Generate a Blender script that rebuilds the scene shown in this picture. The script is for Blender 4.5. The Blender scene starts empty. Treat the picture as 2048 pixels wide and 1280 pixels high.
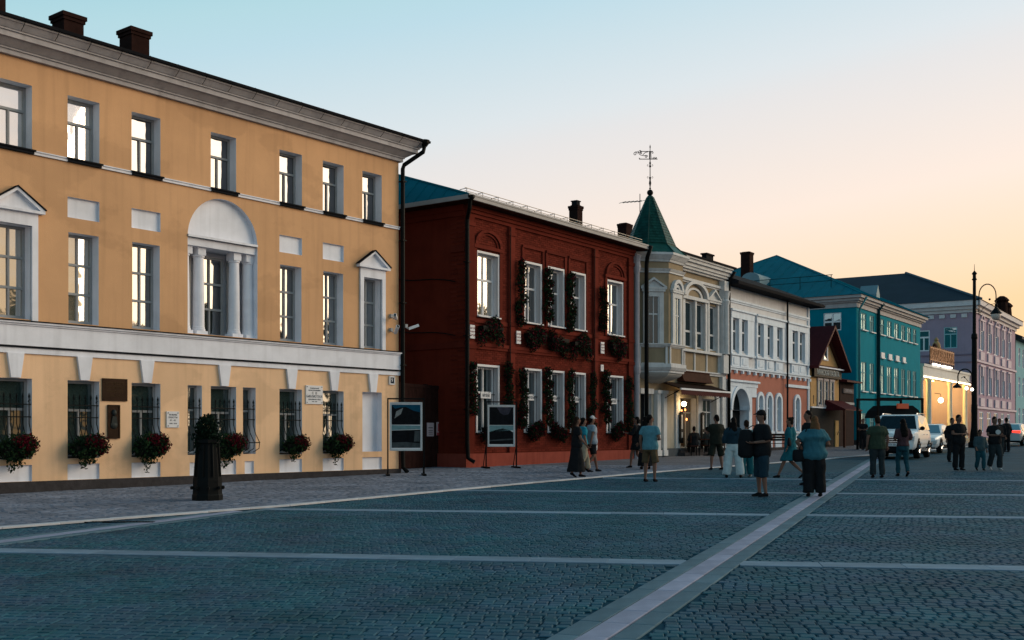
import bpy, bmesh, math, random
from mathutils import Vector, Matrix
import numpy as np
R = math.radians
random.seed(7)
SC = bpy.context.scene
COL = SC.collection

# ------------------------------------------------------------------ camera
cam = bpy.data.cameras.new('camera')
cam_ob = bpy.data.objects.new('camera', cam)
COL.objects.link(cam_ob)
cam_ob.location = (0, 0, 1.6)
cam_ob.rotation_euler = (R(90), 0, 0)
cam.sensor_width = 36
cam.lens = 36 * 2230 / 2048
cam.shift_y = 228 / 2048
cam.clip_end = 3000
SC.camera = cam_ob

# ------------------------------------------------------------------ sky: dusk, the sun just down on the right
SUN_AZ, SUN_EL = 72, 13
world = bpy.data.worlds.new('World')
SC.world = world
world.use_nodes = True
wt = world.node_tree
sky = wt.nodes.new('ShaderNodeTexSky')
sky.sky_type = 'NISHITA'
sky.sun_disc = False
sky.sun_elevation = R(SUN_EL)
sky.sun_rotation = R(SUN_AZ)
sky.ozone_density = 3
sky.dust_density = 2
tc = wt.nodes.new('ShaderNodeTexCoord')
nrm = wt.nodes.new('ShaderNodeVectorMath'); nrm.operation = 'NORMALIZE'
wt.links.new(tc.outputs['Generated'], nrm.inputs[0])
dot = wt.nodes.new('ShaderNodeVectorMath'); dot.operation = 'DOT_PRODUCT'   # height minus nearness to the sunset: cyan high and away, peach low and near
wt.links.new(nrm.outputs[0], dot.inputs[0])
dot.inputs[1].default_value = (-0.19 * math.sin(R(68)), -0.19 * math.cos(R(68)), 1.0)
mr = wt.nodes.new('ShaderNodeMapRange')
mr.inputs['From Min'].default_value = -0.4
mr.inputs['From Max'].default_value = 1.1
wt.links.new(dot.outputs['Value'], mr.inputs['Value'])
ramp = wt.nodes.new('ShaderNodeValToRGB')
wt.links.new(mr.outputs[0], ramp.inputs[0])
cr = ramp.color_ramp
pts = [(-0.19, (1.0, .55, .20)), (-0.10, (1.05, .62, .27)), (-0.026, (1.05, .685, .348)), (0.0056, (1.05, .747, .464)), (0.08, (1.02, .83, .69)), (0.178, (.826, .796, .771)), (0.201, (.761, .804, .813)), (0.292, (.527, .731, .805)), (0.322, (.477, .717, .771)), (0.37, (.356, .656, .73)), (0.6, (.13, .36, .47)), (1.0, (.06, .18, .28))]
for i, (p, c) in enumerate(pts):
    q = (p + .4) / 1.5
    e = cr.elements[i] if i < 2 else cr.elements.new(q)
    e.position = q
    e.color = (*c, 1)
sclN = wt.nodes.new('ShaderNodeMixRGB'); sclN.blend_type = 'MULTIPLY'; sclN.inputs[0].default_value = 1
sclN.inputs[2].default_value = (.02, .02, .02, 1)
wt.links.new(sky.outputs[0], sclN.inputs[1])
addN = wt.nodes.new('ShaderNodeMixRGB'); addN.blend_type = 'ADD'; addN.inputs[0].default_value = 1
wt.links.new(ramp.outputs[0], addN.inputs[1])
wt.links.new(sclN.outputs[0], addN.inputs[2])
bgn = wt.nodes['Background']
wt.links.new(addN.outputs[0], bgn.inputs[0])
bgn.inputs[1].default_value = .95

sun = bpy.data.lights.new('sun', 'SUN')
sun.energy = 3.4
sun.angle = R(50)        # the broad glow left after sunset
sun.color = (1, .77, .53)
sun_ob = bpy.data.objects.new('sun', sun)
COL.objects.link(sun_ob)
sd = Vector((math.sin(R(SUN_AZ)) * math.cos(R(SUN_EL)), math.cos(R(SUN_AZ)) * math.cos(R(SUN_EL)), math.sin(R(SUN_EL))))
sun_ob.rotation_euler = sd.to_track_quat('Z', 'Y').to_euler()

vs = SC.view_settings
vs.view_transform = 'Standard'
vs.look = 'None'
vs.exposure = 0
vs.gamma = 1
SC.cycles.use_denoising = True
SC.cycles.max_bounces = 6
SC.cycles.sample_clamp_indirect = 4

# ------------------------------------------------------------------ helpers
SLOPE = 25 / 2230            # the square climbs gently away from the camera
def gz(x, y):
    return SLOPE * y

def N(nt, t, **kw):
    n = nt.nodes.new(t)
    for k, v in kw.items():
        setattr(n, k, v)
    return n

def lin(r, g, b):
    f = lambda c: (c / 255 / 12.92) if c <= 10 else ((c / 255 + .055) / 1.055) ** 2.4
    return (f(r), f(g), f(b))

MATS = {}
def M(name, col, rough=.8, var=.10, vs_=1.2, bump=.0, bs=60, metal=0, spec=.02, streak=.0, island=0.0, emit=None, es=0, patch=.0, hue=.0):
    if name in MATS:
        return MATS[name]
    m = bpy.data.materials.new(name)
    m.use_nodes = True
    nt = m.node_tree
    p = nt.nodes['Principled BSDF']
    p.inputs['Roughness'].default_value = rough
    p.inputs['Metallic'].default_value = metal
    p.inputs['Specular IOR Level'].default_value = spec
    tcn = N(nt, 'ShaderNodeTexCoord')
    nz = N(nt, 'ShaderNodeTexNoise')
    nz.inputs['Scale'].default_value = vs_
    nz.inputs['Detail'].default_value = 6
    nz.inputs['Roughness'].default_value = .65
    nt.links.new(tcn.outputs['Object'], nz.inputs['Vector'])
    rmp = N(nt, 'ShaderNodeMapRange')
    rmp.inputs['From Min'].default_value = .3
    rmp.inputs['From Max'].default_value = .7
    rmp.inputs['To Min'].default_value = 1 - var
    rmp.inputs['To Max'].default_value = 1 + var
    nt.links.new(nz.outputs[0], rmp.inputs['Value'])
    fac = rmp.outputs[0]
    if streak:
        mp = N(nt, 'ShaderNodeMapping')
        mp.inputs['Scale'].default_value = (3.2, 3.2, .16)
        nt.links.new(tcn.outputs['Object'], mp.inputs['Vector'])
        n2 = N(nt, 'ShaderNodeTexNoise')
        n2.inputs['Scale'].default_value = 1.6
        n2.inputs['Detail'].default_value = 5
        nt.links.new(mp.outputs[0], n2.inputs['Vector'])
        r2 = N(nt, 'ShaderNodeMapRange')
        r2.inputs['From Min'].default_value = .5
        r2.inputs['From Max'].default_value = .75
        r2.inputs['To Min'].default_value = 1
        r2.inputs['To Max'].default_value = 1 - streak
        nt.links.new(n2.outputs[0], r2.inputs['Value'])
        mm = N(nt, 'ShaderNodeMath', operation='MULTIPLY')
        nt.links.new(fac, mm.inputs[0]); nt.links.new(r2.outputs[0], mm.inputs[1])
        fac = mm.outputs[0]
    if patch:          # repainted and damp areas with ragged edges
        n4 = N(nt, 'ShaderNodeTexNoise')
        n4.inputs['Scale'].default_value = .42
        n4.inputs['Detail'].default_value = 8
        n4.inputs['Roughness'].default_value = .55
        mp4 = N(nt, 'ShaderNodeMapping'); mp4.inputs['Location'].default_value = (7.3, 2.1, 4.4); mp4.inputs['Scale'].default_value = (1, 1, 1.5)
        nt.links.new(tcn.outputs['Object'], mp4.inputs['Vector']); nt.links.new(mp4.outputs[0], n4.inputs['Vector'])
        r4 = N(nt, 'ShaderNodeMapRange')
        r4.inputs['From Min'].default_value = .53
        r4.inputs['From Max'].default_value = .57
        r4.inputs['To Min'].default_value = 1
        r4.inputs['To Max'].default_value = 1 - patch
        nt.links.new(n4.outputs[0], r4.inputs['Value'])
        mm = N(nt, 'ShaderNodeMath', operation='MULTIPLY')
        nt.links.new(fac, mm.inputs[0]); nt.links.new(r4.outputs[0], mm.inputs[1])
        fac = mm.outputs[0]
    if island:
        g = N(nt, 'ShaderNodeNewGeometry')
        oi = N(nt, 'ShaderNodeObjectInfo')
        ad = N(nt, 'ShaderNodeMath', operation='ADD')
        nt.links.new(g.outputs['Random Per Island'], ad.inputs[0]); nt.links.new(oi.outputs['Random'], ad.inputs[1])
        fr = N(nt, 'ShaderNodeMath', operation='FRACT')
        nt.links.new(ad.outputs[0], fr.inputs[0])
        r3 = N(nt, 'ShaderNodeMapRange')
        r3.inputs['To Min'].default_value = 1 - island
        r3.inputs['To Max'].default_value = 1 + island
        nt.links.new(fr.outputs[0], r3.inputs['Value'])
        mm = N(nt, 'ShaderNodeMath', operation='MULTIPLY')
        nt.links.new(fac, mm.inputs[0]); nt.links.new(r3.outputs[0], mm.inputs[1])
        fac = mm.outputs[0]
    sc = N(nt, 'ShaderNodeVectorMath', operation='SCALE')
    sc.inputs[0].default_value = col
    nt.links.new(fac, sc.inputs['Scale'])
    colout = sc.outputs[0]
    if hue:            # stones of slightly different colour, in drifts
        n5 = N(nt, 'ShaderNodeTexNoise'); n5.inputs['Scale'].default_value = 1.3; n5.inputs['Detail'].default_value = 5; n5.inputs['Roughness'].default_value = .7
        nt.links.new(tcn.outputs['Object'], n5.inputs['Vector'])
        r5 = N(nt, 'ShaderNodeValToRGB')
        r5.color_ramp.elements[0].position = .36; r5.color_ramp.elements[0].color = (1 - hue * .6, 1 + hue * .25, 1, 1)
        r5.color_ramp.elements[1].position = .66; r5.color_ramp.elements[1].color = (1 + hue * 1.6, 1 - hue * .1, 1 + hue * .15, 1)
        nt.links.new(n5.outputs[0], r5.inputs[0])
        m5 = N(nt, 'ShaderNodeVectorMath', operation='MULTIPLY')
        nt.links.new(colout, m5.inputs[0]); nt.links.new(r5.outputs[0], m5.inputs[1])
        colout = m5.outputs[0]
    nt.links.new(colout, p.inputs['Base Color'])
    if bump:
        n3 = N(nt, 'ShaderNodeTexNoise')
        n3.inputs['Scale'].default_value = bs
        n3.inputs['Detail'].default_value = 4
        nt.links.new(tcn.outputs['Object'], n3.inputs['Vector'])
        b = N(nt, 'ShaderNodeBump')
        b.inputs['Strength'].default_value = bump
        b.inputs['Distance'].default_value = .02
        nt.links.new(n3.outputs[0], b.inputs['Height'])
        nt.links.new(b.outputs[0], p.inputs['Normal'])
    if emit:
        p.inputs['Emission Color'].default_value = (*emit, 1)
        p.inputs['Emission Strength'].default_value = es
    MATS[name] = m
    return m

def GLASS(name, inner=(.02, .025, .03), base=.45, tint=(1, 1, 1), wob=.02):
    if name in MATS:
        return MATS[name]
    m = bpy.data.materials.new(name)
    m.use_nodes = True
    nt = m.node_tree
    nt.nodes.remove(nt.nodes['Principled BSDF'])
    out = nt.nodes['Material Output']
    d = N(nt, 'ShaderNodeBsdfDiffuse')
    g = N(nt, 'ShaderNodeBsdfGlossy')
    g.inputs['Roughness'].default_value = .03
    g.inputs['Color'].default_value = (*tint, 1)
    tcn = N(nt, 'ShaderNodeTexCoord')
    # folds of a curtain or a dim room behind the glass
    nz = N(nt, 'ShaderNodeTexNoise'); nz.inputs['Scale'].default_value = 2.2; nz.inputs['Detail'].default_value = 3
    mp = N(nt, 'ShaderNodeMapping'); mp.inputs['Scale'].default_value = (2.5, 2.5, .4)
    nt.links.new(tcn.outputs['Object'], mp.inputs[0]); nt.links.new(mp.outputs[0], nz.inputs['Vector'])
    mx = N(nt, 'ShaderNodeMixRGB'); mx.inputs[1].default_value = (*[c * .4 for c in inner], 1); mx.inputs[2].default_value = (*[c * 1.8 for c in inner], 1)
    nt.links.new(nz.outputs[0], mx.inputs[0]); nt.links.new(mx.outputs[0], d.inputs['Color'])
    n2 = N(nt, 'ShaderNodeTexNoise'); n2.inputs['Scale'].default_value = 1.5
    nt.links.new(tcn.outputs['Object'], n2.inputs['Vector'])
    b = N(nt, 'ShaderNodeBump'); b.inputs['Strength'].default_value = wob; b.inputs['Distance'].default_value = .3
    nt.links.new(n2.outputs[0], b.inputs['Height']); nt.links.new(b.outputs[0], g.inputs['Normal'])
    fr = N(nt, 'ShaderNodeFresnel'); fr.inputs['IOR'].default_value = 1.5
    mr_ = N(nt, 'ShaderNodeMapRange'); mr_.inputs['To Min'].default_value = base; mr_.inputs['To Max'].default_value = 1
    nt.links.new(fr.outputs[0], mr_.inputs['Value'])
    ms = N(nt, 'ShaderNodeMixShader')
    nt.links.new(mr_.outputs[0], ms.inputs[0]); nt.links.new(d.outputs[0], ms.inputs[1]); nt.links.new(g.outputs[0], ms.inputs[2])
    nt.links.new(ms.outputs[0], out.inputs['Surface'])
    MATS[name] = m
    return m

def EMIT(name, col, s):
    if name in MATS:
        return MATS[name]
    m = bpy.data.materials.new(name)
    m.use_nodes = True
    p = m.node_tree.nodes['Principled BSDF']
    p.inputs['Base Color'].default_value = (*col, 1)
    p.inputs['Emission Color'].default_value = (*col, 1)
    p.inputs['Emission Strength'].default_value = s
    MATS[name] = m
    return m

def ob(name, me=None, parent=None, loc=None, rz=None, label=None, cat=None, group=None, kind=None):
    o = bpy.data.objects.new(name, me)
    COL.objects.link(o)
    if parent is not None:
        o.parent = parent
    if loc is not None:
        o.location = loc
    if rz is not None:
        o.rotation_euler = (0, 0, rz)
    for k, v in (('label', label), ('category', cat), ('group', group), ('kind', kind)):
        if v:
            o[k] = v
    return o

class MB:
    """collects faces for one mesh"""
    def __init__(s):
        s.v = []; s.f = []; s.m = []
    def face(s, pts, m=0):
        n = len(s.v)
        s.v += [tuple(p) for p in pts]
        s.f.append(tuple(range(n, n + len(pts))))
        s.m.append(m)
    def box(s, x0, x1, y0, y1, z0, z1, m=0):
        n = len(s.v)
        s.v += [(x0, y0, z0), (x1, y0, z0), (x1, y1, z0), (x0, y1, z0), (x0, y0, z1), (x1, y0, z1), (x1, y1, z1), (x0, y1, z1)]
        for q in ((0, 3, 2, 1), (4, 5, 6, 7), (0, 1, 5, 4), (1, 2, 6, 5), (2, 3, 7, 6), (3, 0, 4, 7)):
            s.f.append(tuple(n + i for i in q)); s.m.append(m)
        return s
    def prism(s, poly, a, b, axis='x', m=0):
        """poly in the plane across the axis, extruded a..b; axis x: poly=(y,z); y: (x,z); z: (x,y)"""
        n = len(s.v); k = len(poly)
        for t in (a, b):
            for p, q in poly:
                s.v.append((t, p, q) if axis == 'x' else (p, t, q) if axis == 'y' else (p, q, t))
        for i in range(k):
            j = (i + 1) % k
            s.f.append((n + i, n + j, n + k + j, n + k + i)); s.m.append(m)
        s.f.append(tuple(n + i for i in range(k))[::-1]); s.m.append(m)
        s.f.append(tuple(n + k + i for i in range(k))); s.m.append(m)
        return s
    def rings(s, rings, cap=True, m=0, closed=False):
        n = len(s.v); k = len(rings[0])
        for r in rings:
            s.v += [tuple(p) for p in r]
        L = len(rings)
        for a in range(L if closed else L - 1):
            b = (a + 1) % L
            for i in range(k):
                j = (i + 1) % k
                s.f.append((n + a * k + i, n + a * k + j, n + b * k + j, n + b * k + i)); s.m.append(m)
        if cap and not closed:
            s.f.append(tuple(n + i for i in range(k))[::-1]); s.m.append(m)
            s.f.append(tuple(n + (L - 1) * k + i for i in range(k))); s.m.append(m)
        return s
    def tube(s, path, r, k=8, m=0, cap=True):
        """r: number, list, or list of (ra, rb) pairs"""
        P = [Vector(p) for p in path]
        rr = r if isinstance(r, (list, tuple)) else [r] * len(P)
        rings = []
        up = None
        for i, p in enumerate(P):
            t = (P[min(i + 1, len(P) - 1)] - P[max(i - 1, 0)])
            if t.length < 1e-9: t = Vector((0, 0, 1))
            t.normalize()
            ref = Vector((1, 0, 0)) if abs(t.x) < .9 else Vector((0, 1, 0))
            if up is None:
                a = (ref - t * ref.dot(t)).normalized()
            else:
                a = (up - t * up.dot(t))
                a = a.normalized() if a.length > 1e-6 else (ref - t * ref.dot(t)).normalized()
            up = a
            b = t.cross(a)
            ra, rb = rr[i] if isinstance(rr[i], (list, tuple)) else (rr[i], rr[i])
            rings.append([p + a * (ra * math.cos(2 * math.pi * q / k)) + b * (rb * math.sin(2 * math.pi * q / k)) for q in range(k)])
        return s.rings(rings, cap, m)
    def lathe(s, prof, c=(0, 0, 0), k=16, m=0, ang0=0):
        rings = [[(c[0] + r * math.cos(ang0 + 2 * math.pi * q / k), c[1] + r * math.sin(ang0 + 2 * math.pi * q / k), c[2] + z) for q in range(k)] for r, z in prof]
        return s.rings(rings, True, m)
    def ball(s, c, r, k=12, m=0):
        rx, ry, rz = r if isinstance(r, (tuple, list)) else (r, r, r)
        h = k // 2
        rings = []
        for i in range(h + 1):
            a = -math.pi / 2 + math.pi * i / h
            ca = max(math.cos(a), .02)
            rings.append([(c[0] + rx * ca * math.cos(2 * math.pi * q / k), c[1] + ry * ca * math.sin(2 * math.pi * q / k), c[2] + rz * math.sin(a)) for q in range(k)])
        return s.rings(rings, True, m)
    def mesh(s, name, mats, smooth=False):
        me = bpy.data.meshes.new(name)
        me.from_pydata(s.v, [], s.f)
        for q in (mats if isinstance(mats, (list, tuple)) else [mats]):
            me.materials.append(q)
        if any(s.m):
            me.polygons.foreach_set('material_index', s.m)
        if smooth:
            me.polygons.foreach_set('use_smooth', [True] * len(s.f))
        me.update()
        return me
    def done(s, name, mats, parent=None, smooth=False, **kw):
        return ob(name, s.mesh(name, mats, smooth), parent, **kw)

def fixn(o):
    bm = bmesh.new(); bm.from_mesh(o.data)
    bmesh.ops.recalc_face_normals(bm, faces=bm.faces)
    bm.to_mesh(o.data); bm.free()
    return o

def text(name, s, size, mat, parent, loc, rot=(R(90), 0, 0), ext=.004, align='CENTER', sx=1.0):
    cu = bpy.data.curves.new(name, 'FONT')
    cu.body = s; cu.size = size; cu.extrude = ext
    cu.align_x = align; cu.align_y = 'CENTER'
    cu.resolution_u = 2
    t = bpy.data.objects.new(name, cu); COL.objects.link(t)
    dg = bpy.context.evaluated_depsgraph_get()
    me = bpy.data.meshes.new_from_object(t.evaluated_get(dg))
    bpy.data.objects.remove(t)
    me.materials.clear(); me.materials.append(mat)
    o = ob(name, me, parent, loc)
    o.rotation_euler = rot
    o.scale = (sx, 1, 1)
    return o

def foliage_mesh(name, blobs, n, size, mats, seed=1, weights=None):
    """leaf-sized bent faces spread through ellipsoids: blobs = [(c, r)]; returns mesh"""
    rnd = random.Random(seed)
    mb = MB()
    vol = [b[1][0] * b[1][1] * b[1][2] for b in blobs]
    for i in range(n):
        c, r = rnd.choices(blobs, vol)[0][:2]
        while True:
            p = Vector((rnd.uniform(-1, 1), rnd.uniform(-1, 1), rnd.uniform(-1, 1)))
            if .25 < p.length < 1: break
        p *= rnd.uniform(.85, 1.15)
        q = Vector((c[0] + p.x * r[0], c[1] + p.y * r[1], c[2] + p.z * r[2]))
        s = size * rnd.uniform(.6, 1.4)
        a = Vector((rnd.gauss(0, 1), rnd.gauss(0, 1), rnd.gauss(0, 1))).normalized()
        b = a.orthogonal().normalized()
        b = (b + a.cross(b) * rnd.uniform(-1, 1)).normalized()
        d = a.cross(b) * .25
        m = rnd.choices(range(len(mats)), weights)[0] if weights else rnd.randrange(len(mats))
        if callable(weights): m = weights(p, rnd)
        mb.face([q - b * s * .5, q - a * 0 + d * s + a * s * .3, q + b * s * .5], m)
        mb.face([q - b * s * .5, q + b * s * .5, q + d * s - a * s * .35], m)
    return mb.mesh(name, mats)

# ------------------------------------------------------------------ materials
yellow = M('yellow_stucco', (.575, .34, .185), .9, .10, .45, .22, 45, streak=.13, patch=.11)
white_st = M('white_stucco', (.70, .72, .79), .85, .08, 1.5, .1, 60, streak=.14, patch=.06)
white_pt = M('white_paint', (.66, .66, .68), .6, .06, 2)
grey_pt = M('grey_window_paint', (.30, .31, .32), .6, .1, 3)
black_mt = M('black_iron', (.004, .005, .0055), .6, .2, 5, .1, 80, spec=.08)
dark_mt = M('dark_sheet_metal', (.012, .013, .016), .8, .15, 1.5, spec=.02)
stone_dk = M('dark_granite', (.045, .042, .045), .8, .25, 6, .2, 40)
brick_m = M('red_brick', (.112, .021, .014), .85, .18, 1.0, .2, 70, island=.22)
brick_side = M('side_brick', (.125, .022, .013), .9, .2, 1.0, .25, 60, streak=.15)
mortar = M('mortar_red', (.085, .016, .010), .95, .1, 4)
plinth_red = M('plinth_paint', (.23, .055, .04), .8, .12, 2, .1, 50, streak=.2)
teal_roof = M('teal_roof', (.003, .11, .15), .55, .15, .8, metal=.0)
cream = M('cream_brick', (.25, .20, .135), .85, .10, 2, .15, 60, streak=.1)
salmon = M('salmon_stucco', (.37, .155, .115), .85, .08, 1.5, .1, 60, streak=.1)
teal_wall = M('teal_stucco', (.001, .17, .235), .8, .08, 1, .1, 60, streak=.08)
pink_wall = M('mauve_stucco', (.30, .23, .30), .85, .07, 1, .1, 60, streak=.08)
shop_yel = M('ochre_boards', (.40, .25, .115), .8, .12, 2, .1, 60)
wood_dk = M('dark_wood', (.055, .022, .016), .7, .3, 4, .2, 50)
maroon = M('maroon_metal', (.055, .012, .015), .5, .2, 3)
gl_hi = GLASS('glass_upper', (.06, .06, .06), .80, tint=(.26, .27, .29), wob=.06)
gl_hi2 = GLASS('glass_upper_curtain', (.34, .33, .30), .62)
gl_mid = GLASS('glass_middle', (.02, .025, .028), .20)
gl_mid2 = GLASS('glass_middle_curtain', (.20, .18, .14), .42)
gl_lo = GLASS('glass_lower', (.02, .035, .035), .06)
gl_blue = GLASS('glass_blue', (.015, .03, .04), .28)
gl_dark = GLASS('glass_dark', (.012, .022, .028), .03, tint=(.6, .7, .75))
leaf_a = M('leaf_dark', (.010, .022, .013), .7, .3, 8, island=.3)
leaf_b = M('leaf_green', (.018, .040, .016), .7, .3, 8, island=.3)
petal = M('petal_red', (.075, .005, .012), .7, .3, 8, island=.35)
tree_leaf = M('tree_leaf', (.03, .05, .02), .7, .3, 2, island=.3)
# ------------------------------------------------------------------ ground
def paving_mat(name, c1, c2, cj, bw, rh, rot, spec=.05, rough=.7):
    m = bpy.data.materials.new(name); m.use_nodes = True
    nt = m.node_tree; p = nt.nodes['Principled BSDF']
    p.inputs['Roughness'].default_value = rough
    p.inputs['Specular IOR Level'].default_value = spec
    tcn = N(nt, 'ShaderNodeTexCoord'); mp = N(nt, 'ShaderNodeMapping'); mp.inputs['Rotation'].default_value = (0, 0, rot)
    nt.links.new(tcn.outputs['Object'], mp.inputs[0])
    b = N(nt, 'ShaderNodeTexBrick')
    b.inputs['Scale'].default_value = 1; b.inputs['Brick Width'].default_value = bw; b.inputs['Row Height'].default_value = rh
    b.inputs['Mortar Size'].default_value = .012; b.inputs['Mortar Smooth'].default_value = .4; b.inputs['Bias'].default_value = 0
    b.inputs['Color1'].default_value = (*c1, 1); b.inputs['Color2'].default_value = (*c2, 1); b.inputs['Mortar'].default_value = (*cj, 1)
    nt.links.new(mp.outputs[0], b.inputs['Vector'])
    nz = N(nt, 'ShaderNodeTexNoise'); nz.inputs['Scale'].default_value = .6; nz.inputs['Detail'].default_value = 7; nz.inputs['Roughness'].default_value = .7
    nt.links.new(tcn.outputs['Object'], nz.inputs['Vector'])
    r = N(nt, 'ShaderNodeMapRange'); r.inputs['From Min'].default_value = .3; r.inputs['From Max'].default_value = .7; r.inputs['To Min'].default_value = .72; r.inputs['To Max'].default_value = 1.28
    nt.links.new(nz.outputs[0], r.inputs['Value'])
    s = N(nt, 'ShaderNodeVectorMath', operation='SCALE')
    nt.links.new(b.outputs['Color'], s.inputs[0]); nt.links.new(r.outputs[0], s.inputs['Scale'])
    nt.links.new(s.outputs[0], p.inputs['Base Color'])
    bp = N(nt, 'ShaderNodeBump'); bp.invert = True; bp.inputs['Strength'].default_value = .6; bp.inputs['Distance'].default_value = .015
    nt.links.new(b.outputs['Fac'], bp.inputs['Height']); nt.links.new(bp.outputs[0], p.inputs['Normal'])
    MATS[name] = m
    return m

CA = R(-8)
ex = Vector((math.cos(CA), math.sin(CA), 0)); ey = Vector((-math.sin(CA), math.cos(CA), 0))
sq_mat = paving_mat('square_paving', (.022, .068, .098), (.027, .078, .110), (.014, .042, .060), .12, .125, -CA)
walk_mat = paving_mat('pavement_paving', (.132, .14, .168), (.16, .168, .20), (.07, .075, .085), .2, .1, R(-53))
sett_m = M('sett_stone', (.023, .074, .106), .62, .30, .8, .2, 90, spec=.06, island=.16, hue=.36)
joint_m = M('joint_grit', (.011, .046, .072), .95, .2, 20)
paver_m = M('pavement_paver', (.155, .172, .215), .7, .28, .9, .15, 80, island=.22)
slab_light = M('light_granite', (.25, .27, .36), .6, .16, 2.5, .15, 90, island=.12)
slab_mid = M('grey_granite', (.09, .15, .19), .6, .16, 2.5, .15, 90, island=.12)
slab_line = M('pale_granite', (.16, .225, .29), .6, .18, 2.5, .15, 90, island=.14)
kerb_m = M('kerb_granite', (.44, .45, .48), .6, .12, 3, .1, 80, island=.1)

mb = MB()
ys = [-200, 8, 30, 60, 140]
for a, b in zip(ys, ys[1:]):
    mb.face([(-400, a, SLOPE * a), (400, a, SLOPE * a), (400, b, SLOPE * b), (-400, b, SLOPE * b)])
mb.face([(-400, 140, SLOPE * 140), (400, 140, SLOPE * 140), (400, 1500, SLOPE * 140), (-400, 1500, SLOPE * 140)])
square = mb.done('square_ground', sq_mat, kind='structure', label='cobbled town square rising gently away from the camera')

KERB = [(-20, .9), (-16, 5.9), (-7.58, 16.5), (-4.22, 20.9), (.468, 28.6), (4.65, 35), (8.65, 40.6), (12.9, 46.5), (30, 71.5), (62, 120)]
KN = Vector((-.81, .586, 0))
mb = MB()
for (xa, ya), (xb, yb) in zip(KERB, KERB[1:]):
    pa, pb = Vector((xa, ya, 0)), Vector((xb, yb, 0))
    q = [pa, pb, pb + KN * 22, pa + KN * 22]
    mb.face([(p.x, p.y, gz(p.x, p.y) + .02) for p in q])
pavement = fixn(mb.done('pavement', walk_mat, kind='structure', label='pinkish grey pavement running along the house fronts'))

def kerb_side(x, y):
    """>0 on the pavement side, distance in metres"""
    best = -99
    for (xa, ya), (xb, yb) in zip(KERB, KERB[1:]):
        if ya <= y <= yb:
            d = Vector((xb - xa, yb - ya)).normalized()
            return -(x - xa) * d.y + (y - ya) * d.x
    return best

# long stripes of three slab rows, cross bands of one
SD = Vector((.355, .935, 0)).normalized(); SN = Vector((SD.y, -SD.x, 0))
STRIPES = [(Vector((2.28, 12.6, 0)), 4, 52), (Vector((-6.1, 16.45, 0)), 6, 20.2), (Vector((16.5, 12.6, 0)), 4, 60)]
BANDS = [Vector((0, 12.85, 0)), Vector((0, 19.6, 0)), Vector((0, 25.6, 0)), Vector((0, 31.8, 0)), Vector((0, 38.2, 0)), Vector((0, 6.4, 0))]
def on_stripe(x, y):
    p = Vector((x, y, 0))
    for c, y0, y1 in STRIPES:
        if abs((p - c).dot(SN)) < .345 and y0 - .2 < y < y1 + .2:
            return True
    for c in BANDS:
        if abs((p - c).dot(ey)) < .245:
            return True
    return False

def slab(parent, name, c, d, n, L, W, z, mat, cache={}):
    key = (round(L, 2), round(W, 2), mat.name)
    if key not in cache:
        m_ = MB(); l, w, h = L / 2 - .0025, W / 2 - .0025, .005
        m_.rings([[(-l, -w, -.03), (l, -w, -.03), (l, w, -.03), (-l, w, -.03)], [(-l, -w, -.004), (l, -w, -.004), (l, w, -.004), (-l, w, -.004)],
                  [(-l + h, -w + h, 0), (l - h, -w + h, 0), (l - h, w - h, 0), (-l + h, w - h, 0)]])
        cache[key] = m_.mesh(name, mat)
    o = ob(name, cache[key], parent)
    o.location = (c.x, c.y, gz(c.x, c.y) + z + random.uniform(-.0015, .0015))
    o.rotation_euler = (math.atan(SLOPE * n.y) if False else 0, 0, math.atan2(d.y, d.x))
    # follow the slope of the square
    o.rotation_euler = (Matrix.Rotation(math.atan(SLOPE), 3, 'X') @ Matrix.Rotation(math.atan2(d.y, d.x), 3, 'Z')).to_euler()
    return o

stripe_ob = ob('stone_stripe', None, kind='structure', label='long pale stone stripes crossing the square lengthwise')
for c, y0, y1 in STRIPES[:2]:
    t = (y0 - c.y) / SD.y
    while c.y + t * SD.y < y1:
        for off, W, mt in ((-.215, .19, slab_mid), (-.005, .22, slab_light), (.215, .19, slab_mid)):
            p = c + SD * t + SN * off
            if kerb_side(p.x, p.y) < -.12:
                slab(stripe_ob, 'slab', p, SD, SN, .6 if p.y < 30 else 1.2, W, .018, mt)
        t += .6 if c.y + t * SD.y < 30 else 1.2
band_ob = ob('stone_band', None, kind='structure', label='narrow pale stone bands running across the square')
for c in BANDS[:4]:
    cuts = [-22.0, 34.0]
    for q, y0, y1 in STRIPES[:2]:
        t = (c - q).dot(ey) / SD.dot(ey)
        p = q + SD * t
        if y0 < p.y < y1: cuts.append((p - c).dot(ex))
    cuts.sort()
    for a, b in zip(cuts, cuts[1:]):
        a += .29; b -= .29
        k = max(1, round((b - a) / .9)); L = (b - a) / k
        for i in range(k):
            p = c + ex * (a + (i + .5) * L)
            if abs(p.x) < p.y * .78 + 2 and kerb_side(p.x, p.y) < -.1:
                slab(band_ob, 'slab', p, ex, ey, L, .40, .016, slab_line)

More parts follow.
